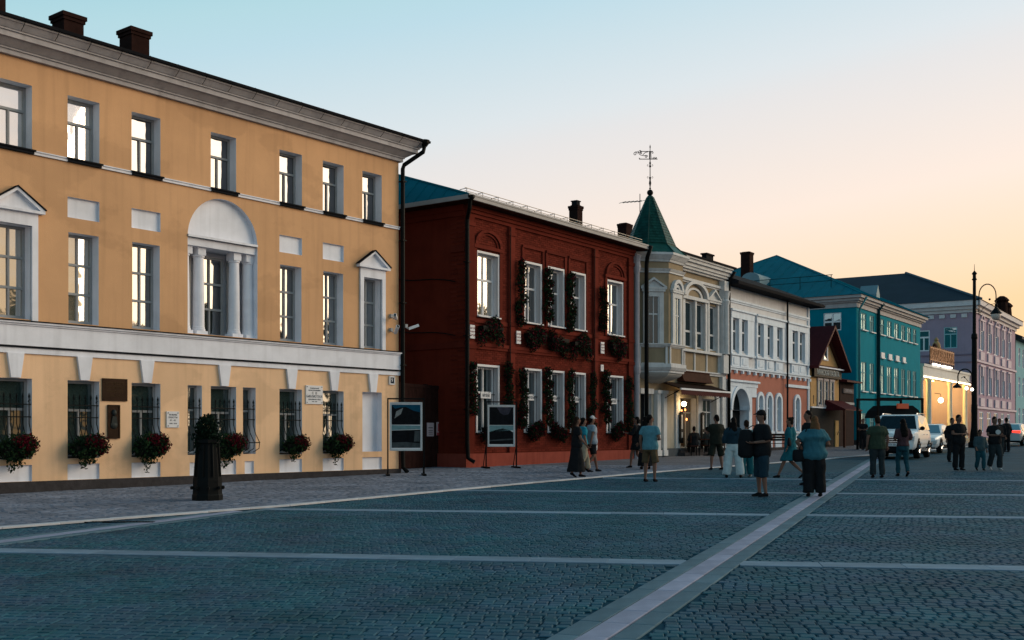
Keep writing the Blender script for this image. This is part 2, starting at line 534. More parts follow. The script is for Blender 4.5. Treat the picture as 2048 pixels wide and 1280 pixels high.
kerb_ob = ob('kerb', None, kind='structure', label='pale granite kerb between square and pavement')
for (xa, ya), (xb, yb) in zip(KERB[1:-2], KERB[2:-1]):
    pa, pb = Vector((xa, ya, 0)), Vector((xb, yb, 0))
    L = (pb - pa).length; k = max(1, round(L / 1.0)); d = (pb - pa) / L
    for i in range(k):
        c = pa + d * (L * (i + .5) / k)
        slab(kerb_ob, 'kerb_stone', c, d, Vector((-d.y, d.x, 0)), L / k, .17, .045, kerb_m)
mb = MB()
pa, pb = Vector((12.9, 46.5, 0)), Vector((62, 120, 0))
d = (pb - pa).normalized(); n = Vector((-d.y, d.x, 0)) * .085
mb.rings([[(p.x, p.y, gz(0, p.y) - .02) for p in (pa - n, pa + n, pb + n, pb - n)], [(p.x, p.y, gz(0, p.y) + .045) for p in (pa - n, pa + n, pb + n, pb - n)]])
mb.done('kerb_run', kerb_m, kerb_ob)

def lay(cx, cy, e1, e2, pw, ph, rows, span, ok, z, mat, parent, single, stuff, n_single=300, jit=.004):
    rnd = random.Random(3)
    items = []
    for j in range(*rows):
        off = rnd.uniform(0, pw)
        for i in range(*span):
            w = pw * rnd.uniform(.88, 1.08)
            p = Vector((cx, cy, 0)) + e2 * (j * ph + rnd.uniform(-jit, jit)) + e1 * (i * pw + off + rnd.uniform(-jit, jit))
            if ok(p.x, p.y):
                items.append((p, w))
    items.sort(key=lambda q: q[0].length)
    mb = MB()
    base = None
    ang = math.atan2(e1.y, e1.x)
    for k, (p, w) in enumerate(items):
        a = w / 2 - pw * .025; b = ph / 2 * rnd.uniform(.93, .99); ch = min(pw, ph) * .085
        hz = z + rnd.uniform(-.003, .003)
        if k < n_single:
            if base is None:
                m_ = MB()
                A, B, C = pw / 2 * .95, ph / 2 * .96, ch
                m_.rings([[(-A, -B, -.02), (A, -B, -.02), (A, B, -.02), (-A, B, -.02)], [(-A, -B, -.006), (A, -B, -.006), (A, B, -.006), (-A, B, -.006)],
                          [(-A + C, -B + C, 0), (A - C, -B + C, 0), (A - C, B - C, 0), (-A + C, B - C, 0)]])
                base = m_.mesh(single, mat)
            o = ob(single, base, parent, (p.x, p.y, gz(0, p.y) + hz), ang)
            o.scale = (w / pw, 1, 1)
            o.rotation_euler = (SLOPE + rnd.uniform(-.012, .012), rnd.uniform(-.012, .012), ang + rnd.uniform(-.02, .02))
            continue
        t1, t2 = rnd.uniform(-.02, .02), rnd.uniform(-.02, .02)
        r1 = []; r2 = []
        for sx, sy in ((-1, -1), (1, -1), (1, 1), (-1, 1)):
            q = p + e1 * (sx * a) + e2 * (sy * b); r1.append((q.x, q.y, gz(0, q.y) + hz - .009))
            jx, jy = rnd.uniform(-.004, .004), rnd.uniform(-.004, .004)
            q = p + e1 * (sx * (a - ch) + jx) + e2 * (sy * (b - ch) + jy); r2.append((q.x, q.y, gz(0, q.y) + hz + sx * a * t1 + sy * b * t2))
        n = len(mb.v); mb.v += r1 + r2
        for i in range(4):
            mb.f.append((n + i, n + (i + 1) % 4, n + 4 + (i + 1) % 4, n + 4 + i)); mb.m.append(0)
        mb.f.append((n + 4, n + 5, n + 6, n + 7)); mb.m.append(0)
    mb.done(stuff, mat, parent, kind='stuff')

def ok_sett(x, y):
    return 6.6 < y < 35 and abs(x) < y * .74 + 2 and kerb_side(x, y) < -.12 and not on_stripe(x, y)
lay(0, 0, ex, ey, .12, .125, (40, 320), (-260, 275), ok_sett, .013, sett_m, square, 'paving_sett', 'paving_setts')
# dark joints under the setts
mb = MB()
mb.face([(sx * (y * .74 + 2.1), y, gz(0, y) + .001) for sx, y in ((-1, 6.5), (1, 6.5), (1, 35.1), (-1, 35.1))])
mb.done('joint_bed', joint_m, square)

YP, YD, YN = Vector((-3.46, 34, 0)), Vector((.6187, .7857, 0)), Vector((.7857, -.6187, 0))
RP, RD, RN = Vector((-1.6, 38, 0)), Vector((.5771, .8166, 0)), Vector((.8166, -.5771, 0))
def ok_walk(x, y):
    if not (13.5 < y < 40) or x < -y * .56 - 1.5: return False
    k = kerb_side(x, y)
    if k < .14: return False
    p = Vector((x, y, 0))
    if (p - YP).dot(YD) < .5 and (p - YP).dot(YN) < .14: return False
    return (p - RP).dot(RN) > .2 if (p - RP).dot(RD) > 0 else True
w1 = Vector((.6, .8, 0)); w2 = Vector((-.8, .6, 0))
lay(-6, 18, w1, w2, .24, .13, (-10, 75), (-45, 110), ok_walk, .032, paver_m, pavement, 'paver', 'pavers', 120)
# ------------------------------------------------------------------ building helpers: local x along the front, y into the house, z up
def bld(name, label, x, y, rot, z0, cat='building', group=None):
    return ob(name, None, None, (x, y, z0), R(rot), label, cat, group)

def wall(par, name, x0, x1, z0, z1, ops, mats, y=0.0, depth=.3, side=None, thick=.0):
    """front sheet with openings, reveals and (for niches) backs. ops: (xa, xb, za, zb, depth, back). side: x of a wall that runs along y instead"""
    mb = MB()
    def P(a, z, d):
        return (a, y + d, z) if side is None else (side + d * SG, a, z)
    SG = 1
    if side is not None:
        SG = thick or 1
    xs = sorted({x0, x1, *[o[0] for o in ops], *[o[1] for o in ops]})
    zs = sorted({z0, z1, *[o[2] for o in ops], *[o[3] for o in ops]})
    xs = [q for q in xs if x0 <= q <= x1]; zs = [q for q in zs if z0 <= q <= z1]
    for a, b in zip(xs, xs[1:]):
        for c, d in zip(zs, zs[1:]):
            mx, mz = (a + b) / 2, (c + d) / 2
            if not any(o[0] < mx < o[1] and o[2] < mz < o[3] for o in ops):
                mb.face([P(a, c, 0), P(b, c, 0), P(b, d, 0), P(a, d, 0)], 0)
    for xa, xb, za, zb, dp, back in ops:
        mb.face([P(xa, za, 0), P(xa, zb, 0), P(xa, zb, dp), P(xa, za, dp)], 1)
        mb.face([P(xb, zb, 0), P(xb, za, 0), P(xb, za, dp), P(xb, zb, dp)], 1)
        mb.face([P(xa, zb, 0), P(xb, zb, 0), P(xb, zb, dp), P(xa, zb, dp)], 1)
        mb.face([P(xb, za, 0), P(xa, za, 0), P(xa, za, dp), P(xb, za, dp)], 1)
        if back:
            mb.face([P(xa, za, dp), P(xb, za, dp), P(xb, zb, dp), P(xa, zb, dp)], 1)
    return mb.done(name, mats, par)

WR = random.Random(11)
def window(par, x0, x1, z0, z1, y, cols=2, rows=(.62, .38), mat=None, glass=None, bar=.055, name='window', colw=None, panes=True, swap=None, outer=.06):
    """frame of bars with one pane object per light; rows from the bottom up as fractions; swap: {row: number of columns}"""
    mat = mat or grey_pt; glass = glass or gl_mid
    mb = MB(); t = .05
    ya, yb = y, y + t
    mb.box(x0, x0 + outer, ya, yb, z0, z1); mb.box(x1 - outer, x1, ya, yb, z0, z1)
    mb.box(x0 + outer, x1 - outer, ya, yb, z0, z0 + outer); mb.box(x0 + outer, x1 - outer, ya, yb, z1 - outer, z1)
    X0, X1, Z0, Z1 = x0 + outer, x1 - outer, z0 + outer, z1 - outer
    lights = []
    z = Z0; H = Z1 - Z0
    for ri, fr in enumerate(rows):
        zt = z + H * fr
        if ri < len(rows) - 1:
            mb.box(X0, X1, ya - .012, yb - .003, zt - bar / 2, zt + bar / 2)
        za = z + (bar / 2 if ri else 0); zb = zt - (bar / 2 if ri < len(rows) - 1 else 0)
        nc = (swap or {}).get(ri, cols)
        w = (X1 - X0) / nc
        for c in range(nc):
            a = X0 + c * w + (bar * .4 if c else 0); b = X0 + (c + 1) * w - (bar * .4 if c < nc - 1 else 0)
            if c < nc - 1:
                mb.box(X0 + (c + 1) * w - bar * .4, X0 + (c + 1) * w + bar * .4, ya - .006, yb - .005, za, zb)
            lights.append((a, b, za, zb))
        z = zt
    f = mb.done(name, mat, par)
    for a, b, za, zb in lights:
        m_ = MB(); hw, hh = (b - a) / 2, (zb - za) / 2
        m_.box(-hw, hw, -.004, .004, -hh, hh)
        o = m_.done('pane', glass, f)
        o.location = ((a + b) / 2, yb - .012, (za + zb) / 2)
        o.rotation_euler = (R(WR.uniform(-.5, .5)), 0, R(WR.uniform(-.9, .9)))
    return f

def moulding(par, name, x0, x1, layers, mat, ret=True, yb=.12):
    """stacked courses (z0, z1, projection) that also return round the ends"""
    mb = MB()
    for z0, z1, p in layers:
        e = p if ret else 0
        mb.box(x0 - e, x1 + e, -p, yb, z0, z1)
    return mb.done(name, mat, par)

def pipe(par, name, path, r, mat, k=8):
    mb = MB(); mb.tube(path, r, k)
    return mb.done(name, mat, par, smooth=True)

def pediment(mb, x0, x1, z0, h, p, t=.07, m=0):
    """triangular gable: base course, two raking bars, recessed field"""
    xm = (x0 + x1) / 2
    mb.box(x0, x1, -p, .02, z0, z0 + t, m)
    mb.prism([(x0 + .08, z0 + t), (x1 - .08, z0 + t), (xm, z0 + h - .02)], -p * .35, .02, 'y', m)
    for s in (-1, 1):
        e = xm + s * (x1 - x0) / 2
        mb.prism([(e, z0 + t), (e, z0 + t + .02), (xm, z0 + h + t), (xm, z0 + h - .01), (e - s * .10, z0 + t)], -p, .02, 'y', m)

def hip_roof(par, name, x0, x1, y0, y1, z, rise, mat, seam=.6, hipx=None, th=.06):
    """hipped sheet roof with standing seams"""
    hy = (y1 - y0) / 2; hx = hy if hipx is None else hipx
    ym = (y0 + y1) / 2
    A, B, C, D = (x0, y0, z), (x1, y0, z), (x1, y1, z), (x0, y1, z)
    r0, r1 = (x0 + hx, ym, z + rise), (x1 - hx, ym, z + rise)
    mb = MB()
    mb.face([A, B, r1, r0]); mb.face([C, D, r0, r1]); mb.face([D, A, r0]); mb.face([B, C, r1])
    mb.face([A, D, C, B])
    o = fixn(mb.done(name, mat, par))
    sm = MB()
    def seamline(p, q):
        sm.tube([Vector(p) + Vector((0, 0, .012)), Vector(q) + Vector((0, 0, .012))], .018, 4)
    n = int((x1 - x0) / seam)
    for i in range(1, n):
        x = x0 + (x1 - x0) * i / n
        f = min(1, (x - x0) / hx, (x1 - x) / hx)
        seamline((x, y0, z), (x, y0 + hy * f, z + rise * f))
    n = int((y1 - y0) / seam)
    for i in range(1, n):
        y = y0 + (y1 - y0) * i / n
        f = min((y - y0) / hy, (y1 - y) / hy)
        seamline((x0, y, z), (x0 + hx * f, y, z + rise * f))
    for p, q in ((A, r0), (B, r1), (D, r0), (C, r1), (r0, r1)):
        sm.tube([Vector(p) + Vector((0, 0, .02)), Vector(q) + Vector((0, 0, .02))], .035, 5)
    sm.done('seams', mat, o)
    return o

def arch_pts(xc, r, zs, n=14, rz=None):
    rz = rz or r
    return [(xc + r * math.cos(math.pi * (1 - i / n)), zs + rz * math.sin(math.pi * (1 - i / n))) for i in range(n + 1)]

def arch_band(mb, xc, r0, r1, zs, ya, yb, n=14, k=1.0, m=0):
    """half-ring moulding between radii r0 and r1"""
    a, b = arch_pts(xc, r0, zs, n, r0 * k), arch_pts(xc, r1, zs, n, r1 * k)
    for i in range(n):
        q = [a[i], a[i + 1], b[i + 1], b[i]]
        mb.face([(x, ya, z) for x, z in q][::-1], m)
        mb.face([(a[i][0], ya, a[i][1]), (a[i + 1][0], ya, a[i + 1][1]), (a[i + 1][0], yb, a[i + 1][1]), (a[i][0], yb, a[i][1])], m)
        mb.face([(b[i][0], yb, b[i][1]), (b[i + 1][0], yb, b[i + 1][1]), (b[i + 1][0], ya, b[i + 1][1]), (b[i][0], ya, b[i][1])], m)

def arch_fill(mb, xc, r, zs, zt, y0, depth, x0=None, x1=None, n=14, m=0, mr_=1, k=1.0):
    """wall above an arched opening up to zt, plus the curved reveal"""
    a = arch_pts(xc, r, zs, n, r * k)
    for i in range(n):
        (xa, za), (xb, zb) = a[i], a[i + 1]
        mb.face([(xa, y0, za), (xb, y0, zb), (xb, y0, zt), (xa, y0, zt)], m)
        mb.face([(xa, y0, za), (xa, y0 + depth, za), (xb, y0 + depth, zb), (xb, y0, zb)], mr_)

def chimney(par, x, y, z0, z1, w, d, mat, cap=.05):
    mb = MB()
    mb.box(x - w / 2, x + w / 2, y - d / 2, y + d / 2, z0, z1 - .22)
    mb.box(x - w / 2 - cap * .5, x + w / 2 + cap * .5, y - d / 2 - cap * .5, y + d / 2 + cap * .5, z1 - .22, z1 - .14)
    mb.box(x - w / 2 - cap, x + w / 2 + cap, y - d / 2 - cap, y + d / 2 + cap, z1 - .14, z1 - .04)
    mb.box(x - w / 2 * .8, x + w / 2 * .8, y - d / 2 * .8, y + d / 2 * .8, z1 - .04, z1)
    mb.box(x - w / 2 - .06, x + w / 2 + .06, y - d / 2 - .06, y + d / 2 + .06, z0, z0 + .25)
    return mb.done('chimney', mat, par)
chim_m = M('chimney_brick', (.020, .010, .009), .9, .3, 3, .3, 40)
# ------------------------------------------------------------------ yellow building
YB = bld('yellow_building', 'three storey yellow stucco building with white trim and arched window', -3.46, 34, 51.78, .381)
UX = [-15.3, -13.7, -12.08, -10.43, -8.78, -6.49, -4.24, -2.67, -1.12]
HW = .40
XL = -16.6
ops = []
for x in UX:
    ops.append((x - HW, x + HW, 7.53, 8.97, .36, False))
    if x not in (-6.49,):
        ops.append((x - HW + .02, x + HW - .02, 3.76, 5.84, .36, False))
    if x in (-10.43, -8.78, -4.24, -2.67, -13.7):
        ops.append((x - HW, x + HW, 6.18, 6.65, .07, True))
    if x == -1.12:
        ops.append((x - HW, x + HW, .70, 2.46, .22, True))
    else:
        ops.append((x - HW, x + HW, .66, 2.45, .30, False))
    ops.append((x - HW, x + HW, .17, .53, .05, True))
for a, b in ((-7.59, -7.16), (-5.87, -5.45)):
    ops.append((a, b, .69, 2.45, .30, False)); ops.append((a + .06, b - .06, .17, .5, .05, True))
ops.append((-7.59, -5.39, 3.76, 6.2, .72, True)); ops.append((-7.59, -5.39, 6.2, 7.35, .001, False))
lit_y = M('yellow_stucco_lit', (.75, .50, .31), .9, .10, .45, .22, 45, streak=.13, patch=.11)  # same stucco, the brighter light on the lower storey put into its colour
wall(YB, 'wall', XL, 0, 3.1, 9.52, [o for o in ops if o[2] > 3], [yellow, white_st])
wall(YB, 'ground_floor_wall', XL, 0, .16, 3.1, [o for o in ops if o[2] < 3], [lit_y, white_st])
mb = MB(); arch_fill(mb, -6.49, 1.1, 6.2, 7.35, 0, .14, n=24)
mb.done('arch_surround', [yellow, white_st], YB)
mb = MB()
a = arch_pts(-6.49, 1.1, 6.2, 24)
mb.face([(x, .14, z) for x, z in a][::-1])
mb.done('tympanum', white_st, YB)
mb = MB()
mb.box(-7.585, -5.395, -.03, .70, 6.2, 6.26); mb.box(-7.585, -5.395, .06, .69, 6.0, 6.2)
for x in (-7.46, -7.05, -5.93, -5.52):
    mb.box(x - .12, x + .12, .14, .46, 5.8, 6.0)
mb.done('entablature', white_st, YB)
for x in (-7.50, -7.05, -5.93, -5.48):
    mb = MB()
    mb.lathe([(.175, 0), (.175, .05), (.16, .06), (.16, .1), (.15, .12), (.148, .8), (.132, 1.85), (.132, 1.88), (.155, 1.9), (.155, 1.94)], (x, .3, 3.86), 20)
    mb.box(x - .17, x + .17, .13, .47, 3.765, 3.86)
    mb.done('column', white_st, YB, smooth=False)
window(YB, -6.93, -6.05, 3.78, 5.86, .60, 2, (.33, .34, .33), glass=gl_mid)
window(YB, -7.40, -7.06, 3.78, 5.86, .60, 1, (.33, .34, .33), glass=gl_blue)
window(YB, -5.92, -5.58, 3.78, 5.86, .60, 1, (.33, .34, .33), glass=gl_blue)
# closing back, ends and plinth
mb = MB()
mb.box(XL, -.0, .75, 9, -.3, 10.0); mb.box(-.02, 0, 0.002, .75, -.3, 9.44); mb.box(XL, XL + .02, 0.002, .75, -.3, 9.44)
mb.done('back_wall', M('dull_plaster', (.16, .12, .08), .9), YB)
mb = MB(); mb.box(XL, .04, -.07, .55, -.45, .165); mb.done('plinth', stone_dk, YB)
for i, x in enumerate(UX):
    window(YB, x - HW, x + HW, 7.56, 8.97, .27, 2, (.62, .38), glass=gl_hi if i > 3 else gl_hi2, swap={1: 1})
    if x != -6.49:
        window(YB, x - HW + .02, x + HW - .02, 3.79, 5.84, .27, 2, (.32, .35, .33), glass=(gl_mid2 if i in (2, 3) else gl_mid) if i < 7 else gl_blue)
    if x != -1.12:
        window(YB, x - HW, x + HW, .70, 2.45, .22, 2, (.62, .38), glass=gl_lo, swap={1: 1})
for a, b in ((-7.59, -7.16), (-5.87, -5.45)):
    window(YB, a, b, .72, 2.45, .22, 1, (.65, .35), glass=gl_lo)
# white plastered string at the top floor's sills, with dark flashings under the windows
mb = MB()
xs = [XL] + UX + [0]
for k in range(len(xs) - 1):
    a = xs[k] + (HW + .02 if k else 0); b = xs[k + 1] - (HW + .02 if k < len(xs) - 2 else 0)
    mb = MB(); mb.box(a, b, -.05, .05, 7.44, 7.5); mb.box(a, b, -.075, .05, 7.5, 7.525); mb.done('string_course', white_st, YB)
for x in UX:
    mb = MB(); mb.box(x - HW - .05, x + HW + .05, -.10, .3, 7.50, 7.535); mb.box(x - HW - .02, x + HW + .02, -.07, .02, 7.44, 7.497); mb.done('sill', dark_mt, YB)
mb = MB()
mb.box(XL, .05, -.06, .08, 3.17, 3.62)
mb.done('band', white_st, YB)
mb = MB(); mb.box(XL, .13, -.13, .08, 3.66, 3.70); mb.box(XL, .09, -.09, .08, 3.62, 3.66); mb.done('band_cap', white_st, YB)
mb = MB(); mb.box(XL, .15, -.15, .3, 3.70, 3.725); mb.box(XL, .06, -.075, .08, 3.125, 3.17); mb.done('flashing_shadow_gap', dark_mt, YB)  # upper strip metal flashing; lower dark strip paints the shadow gap under the band
mb = MB(); mb.box(XL, .05, -.045, .08, 3.00, 3.125)
mb.done('lower_band', white_st, YB)
for x in UX:
    mb = MB(); mb.prism([(x - .11, 2.46), (x + .11, 2.46), (x + .19, 3.0), (x - .19, 3.0)], -.07, .02, 'y'); mb.done('keystone', white_st, YB)
for x in (-12.08, -1.12):   # framed windows with small gables
    mb = MB()
    mb.box(x - .52, x - HW + .02, -.05, .05, 3.73, 6.12); mb.box(x + HW - .02, x + .52, -.05, .05, 3.73, 6.12)
    mb.box(x - HW + .02, x + HW - .02, -.05, .05, 5.84, 6.12)
    pediment(mb, x - .64, x + .64, 6.12, .46, .14, .06)
    mb.done('window_surround', white_st, YB)
    mb = MB()
    for s in (-1, 1):
        mb.prism([(x + s * .66, 6.2), (x + s * .66, 6.225), (x, 6.675), (x, 6.65)], -.17, 0, 'y')
    mb.done('gable_flashing', dark_mt, YB)
mb = MB()
for z0, z1, p, q in ((9.51, 9.61, .10, .10), (9.61, 9.65, .14, .14), (9.65, 9.78, .16, .36), (9.78, 9.90, .42, .42), (9.90, 9.94, .46, .46), (9.94, 10.06, .48, .60), (10.06, 10.1, .63, .63)):
    mb.rings([[(XL, -p, z0), (p, -p, z0), (p, .6, z0), (XL, .6, z0)], [(XL, -q, z1), (q, -q, z1), (q, .6, z1), (XL, .6, z1)]])
mb.done('cornice', M('cornice_plaster', (.40, .39, .41), .9, .14, 1.2, .15, 50, streak=.22), YB)
mb = MB()
mb.prism([(-.70, 10.10), (-.72, 10.16), (4.5, 11.7), (9.7, 10.2), (9.7, 10.1)], XL, .68, 'x')
rf = mb.done('roof', dark_mt, YB)
mb = MB()
for i in range(22):
    x = XL + .5 + i * .78
    mb = MB(); mb.tube([(x, -.62, 10.2), (x, -.72, 10.13), (x, -.6, 10.0), (x, -.5, 9.93)], .008, 4); mb.done('gutter_hook', dark_mt, YB)
for x, t in ((-11.75, 11.75), (-9.78, 11.52), (-7.93, 11.68)):
    chimney(YB, x, 1.8, 10.5, t, .52, .55, chim_m, .06)
mb = MB()
mb.tube([(.50, -.62, 10.04), (.46, -.60, 9.82), (.10, -.14, 9.42), (.08, -.10, 9.3), (.08, -.10, 8)] + [(.08, -.10, z) for z in (6, 4, 2, .5)], .065, 10)
mb.lathe([(.06, 9.98), (.13, 10.08), (.15, 10.17), (.13, 10.18), (.08, 10.12)], (.5, -.63, 0), 10)
mb.tube([(.08, -.10, .5), (.08, -.12, .2), (.10, -.28, .06)], .065, 10)
for z in (1.5, 3.3, 5.2, 7.1, 8.9):
    mb.box(0, .16, -.19, .02, z, z + .03)
mb.done('downpipe', black_mt, YB, smooth=False)
# grilles: bellied iron bars with spear tips
def grille(par, xa, xb, n):
    mb = MB(); y0 = .05
    for i in range(n):
        x = xa + .04 + (xb - xa - .08) * i / (n - 1)
        pts = [(x, y0, 2.02), (x, y0, 1.62), (x, y0, 1.45), (x, y0 - .10, 1.22), (x, y0 - .26, 1.0), (x, y0 - .24, .84), (x, y0, .74)]
        mb.tube(pts, .011, 5)
        mb.tube([(x, y0, 2.0), (x, y0, 2.06), (x, y0, 2.14)], [.008, .024, .002], 5)
    for z in (1.88, 1.60):
        mb.box(xa, xb, y0 - .014, y0 + .014, z - .012, z + .012)
    mb.box(xa + .03, xb - .03, y0 - .272, y0 - .25, .98, 1.005)
    for s, x in ((1, xa), (-1, xb)):
        mb.tube([(x + s * .02 + .05 * math.cos(q * .7) * s, y0 - .005, 1.93 + .05 * math.sin(q * .7)) for q in range(8)], .008, 4)
    return mb.done('window_grille', black_mt, par)
for x in UX[:-1]:
    grille(YB, x - HW, x + HW, 6)
for a, b in ((-7.59, -7.16), (-5.87, -5.45)):
    grille(YB, a, b, 3)
# plaques on the front
def plaque(name, label, x0, x1, z0, z1, mat, lines=(), tmat=None, par=YB, border=None):
    e = ob(name, None, None, None, None, label, 'plaque')
    e.matrix_world = par.matrix_basis @ Matrix.Translation(((x0 + x1) / 2, -.002, z0))
    hw = (x1 - x0) / 2; h = z1 - z0
    mb = MB(); mb.box(-hw, hw, -.03, 0, 0, h); mb.done('slab', mat, e)
    if border:
        mb = MB()
        for b in ((-hw - .01, -hw + .03, 0, h), (hw - .03, hw + .01, 0, h), (-hw, hw, -.01, .03), (-hw, hw, h - .03, h + .01)):
            mb.box(b[0], b[1], -.04, -.002, b[2], b[3])
        mb.done('rim', border, e)
    if tmat:
        for sx in (-1, 1):
            for z in (.04, h - .04):
                mb = MB()
                mb.lathe([(.012, -.0), (.012, .012)], (0, 0, 0), 8)
                for q in range(len(mb.v) - 16, len(mb.v)):
                    a_, b_, c_ = mb.v[q]; mb.v[q] = (a_ + sx * (hw - .04), -.028 - c_, b_ + z)
                mb.done('fixing_screw', black_mt, e)
    for k, (s, size, fz, sx) in enumerate(lines):
        text('lettering', s, size, tmat, e, (0, -.0315, h * fz), ext=.002, sx=sx)
    return e
ink = M('dark_ink', (.015, .02, .03), .7)
bronze = M('bronze', (.022, .014, .010), .45, .3, 5, .2, 40, metal=.6)
gilt = M('dull_gilt', (.05, .035, .02), .5, metal=.5)
bpq = plaque('memorial_plaque', 'dark bronze memorial plaque, the larger upper one on the yellow building', -9.97, -9.31, 2.0, 2.53, bronze, [('В ЭТОМ ДОМЕ', .075, .78, .9), ('РАСПОЛАГАЛАСЬ', .07, .6, .8), ('БИБЛИОТЕКА', .07, .42, .9), ('1909 - 1914', .06, .22, .9)], gilt)
e = plaque('memorial_plaque', 'narrow upright dark relief plaque below the bronze plaque', -9.82, -9.52, 1.12, 1.9, bronze, (), None, border=bronze)
mb = MB()
mb.ball((0, -.04, .60), (.06, .05, .08)); mb.rings([[(-.09, -.05, .3), (.09, -.05, .3), (.09, 0, .3), (-.09, 0, .3)], [(-.05, -.06, .52), (.05, -.06, .52), (.05, 0, .52), (-.05, 0, .52)]])
mb.ball((0, -.02, .30), (.1, .05, .09)); mb.done('relief_figure', M('relief', (.03, .035, .035), .5, metal=.4), e)
plaque('notice_plaque', 'small white notice plaque left of the black flower stand', -8.22, -7.86, 1.38, 1.78, white_pt, [('РЕЖИМ', .06, .78, 1), ('РАБОТЫ', .06, .62, 1), ('ВТ - ВС', .05, .44, 1), ('10.00 - 18.00', .045, .25, .9)], ink)
plaque('museum_plaque', 'white museum plaque with blue dark lettering between two ground floor windows', -3.72, -3.10, 2.06, 2.58, white_pt, [('Елабужский', .055, .85, 1), ('музей-заповедник', .055, .74, .9), ('С  В', .10, .58, 1), ('БИБЛИОТЕКА', .095, .40, .9), ('СЕРЕБРЯНОГО ВЕКА', .05, .24, .9), ('10.00 - 18.00', .035, .13, 1)], ink)
plaque('house_number', 'small dark house number plate by the downpipe', -.42, -.2, 2.72, 2.96, ink, [('9', .17, .5, 1)], white_pt, border=white_pt)

# ------------------------------------------------------------------ red brick building
RB = bld('brick_building', 'two storey dark red brick building with white window frames', -1.6, 38, 54.75, .426)
RW = 11.62
ZT = 9.02
up = [(.66, 1.87), (3.57, 4.58), (5.14, 6.14), (6.73, 7.72), (9.52, 10.74)]
ops = []
for a, b in up:
    ops += [(a, b, 5.28, 7.45, .26, False), (a, b, 1.22, 3.52, .26, False)]
wall(RB, 'wall', 0, RW, .5, ZT, ops, [mortar, M('reveal_white', (.5, .5, .53), .7)])
# bricks laid over the mortar sheet, clear of the openings
mb = MB(); singles = []
BL, BH = .26, .078
row = 0; z = .53
full = MB(); full.box(-BL / 2 + .006, BL / 2 - .006, -.014, 0, .006, BH - .006)
full_me = full.mesh('brick', brick_m)
zones = [(o[0], o[1], o[2], o[3]) for o in ops]
while z < ZT - .04:
    x = -(row % 2) * BL / 2
    while x < RW:
        a, b = max(x, 0), min(x + BL, RW)
        x += BL
        segs = [(a, b)]
        for oa, ob_, za, zb in zones:
            if z + BH > za + .01 and z < zb - .01:
                ns = []
                for s, t in segs:
                    if t <= oa or s >= ob_: ns.append((s, t))
                    else:
                        if s < oa - .03: ns.append((s, oa))
                        if t > ob_ + .03: ns.append((ob_, t))
                segs = ns
        for s, t in segs:
            if t - s > BL - .001:
                singles.append((s, z))
            elif t - s > .03:
                mb.box(s + .006, t - .006, -.014, 0, z + .006, z + BH - .006)
    z += BH; row += 1
singles.sort(key=lambda q: (q[0] * .55) + abs(q[1] - 4.5) * .1)
for i, (s, z) in enumerate(singles):
    if i < 300:
        ob('brick', full_me, RB, (s + BL / 2, WR.uniform(-.003, .002), z))
    else:
        d = .014 + WR.uniform(-.004, .003)
        mb.box(s + .006, s + BL - .006, -d, 0, z + .006, z + BH - .006)
mb.done('brickwork', brick_m, RB, kind='stuff')
for ai, (a, b) in enumerate(up):
    for (z0, z1, g, rows) in ((5.28, 7.45, gl_mid if ai else gl_mid2, (.60, .40)), (1.22, 3.52, gl_blue, (.62, .38))):
        mb = MB()
        for q in ((a - .075, a, z0, z1 + .075), (b, b + .075, z0, z1 + .075), (a, b, z1, z1 + .075)):
            mb.box(q[0], q[1], -.045, .03, q[2], q[3])
        mb.done('window_trim', white_pt, RB)
        window(RB, a, b, z0, z1, .18, 2, rows, mat=white_pt, glass=g if not (ai == 4 and z0 > 5) else gl_blue, bar=.07, outer=.07)
        mb = MB(); mb.box(a - .06, b + .06, -.14, .2, z0 - .05, z0 - .002); mb.done('sill', white_pt if z0 > 5 else black_mt, RB)
        if z0 < 5:
            mb = MB()
            for k in range(5):
                x = a + .1 + (b - a - .2) * k / 4
                mb.tube([(x, .1, 1.24), (x, .1, 3.5)], .009, 5)
            mb.box(a + .02, b - .02, .09, .115, 2.55, 2.575)
            mb.done('window_grille', black_mt, RB)
            mb = MB(); mb.box(a + .32, b - .3, .05, .075, 2.42, 2.62)
            sg = mb.done('window_sign', white_pt, RB)
            text('lettering', 'МУЗЕЙ', .15, ink, sg, ((a + b) / 2, .045, 2.52), ext=.002, sx=.8)
# relief work in brick
mb = MB()
for x0, x1 in ((0, .42), (2.5, 2.86), (8.36, 8.70), (11.2, RW)):
    mb.box(x0, x1, -.09, 0, .5, 8.62)
    for z in (4.1, 8.3, 5.05):
        mb.box(x0 - .04, x1 + .04, -.12, 0, z, z + .14)
mb.box(0, RW, -.07, 0, 4.12, 4.22); mb.box(0, RW, -.10, 0, 4.22, 4.34); mb.box(0, RW, -.05, 0, 5.02, 5.16)
mb.box(0, RW, -.08, 0, 8.62, 8.74); mb.box(0, RW, -.14, 0, 8.74, 8.86); mb.box(0, RW, -.2, 0, 8.86, 9.0)
mb.done('pilasters', brick_m, RB)
for a, b in (up[0], up[4]):
    mb = MB(); xc = (a + b) / 2; r = (b - a) / 2 + .2
    arch_band(mb, xc, r - .14, r, 7.72, -.11, 0, 16, .72)
    arch_band(mb, xc, r - .26, r - .17, 7.72, -.06, 0, 16, .72)
    mb.box(xc - r - .05, xc + r + .05, -.10, 0, 7.60, 7.72)
    mb.box(xc - r - .02, xc - r + .14, -.07, 0, 5.2, 7.6); mb.box(xc + r - .14, xc + r + .02, -.07, 0, 5.2, 7.6)
    mb.done('arch_moulding', brick_m, RB)
mb = MB()
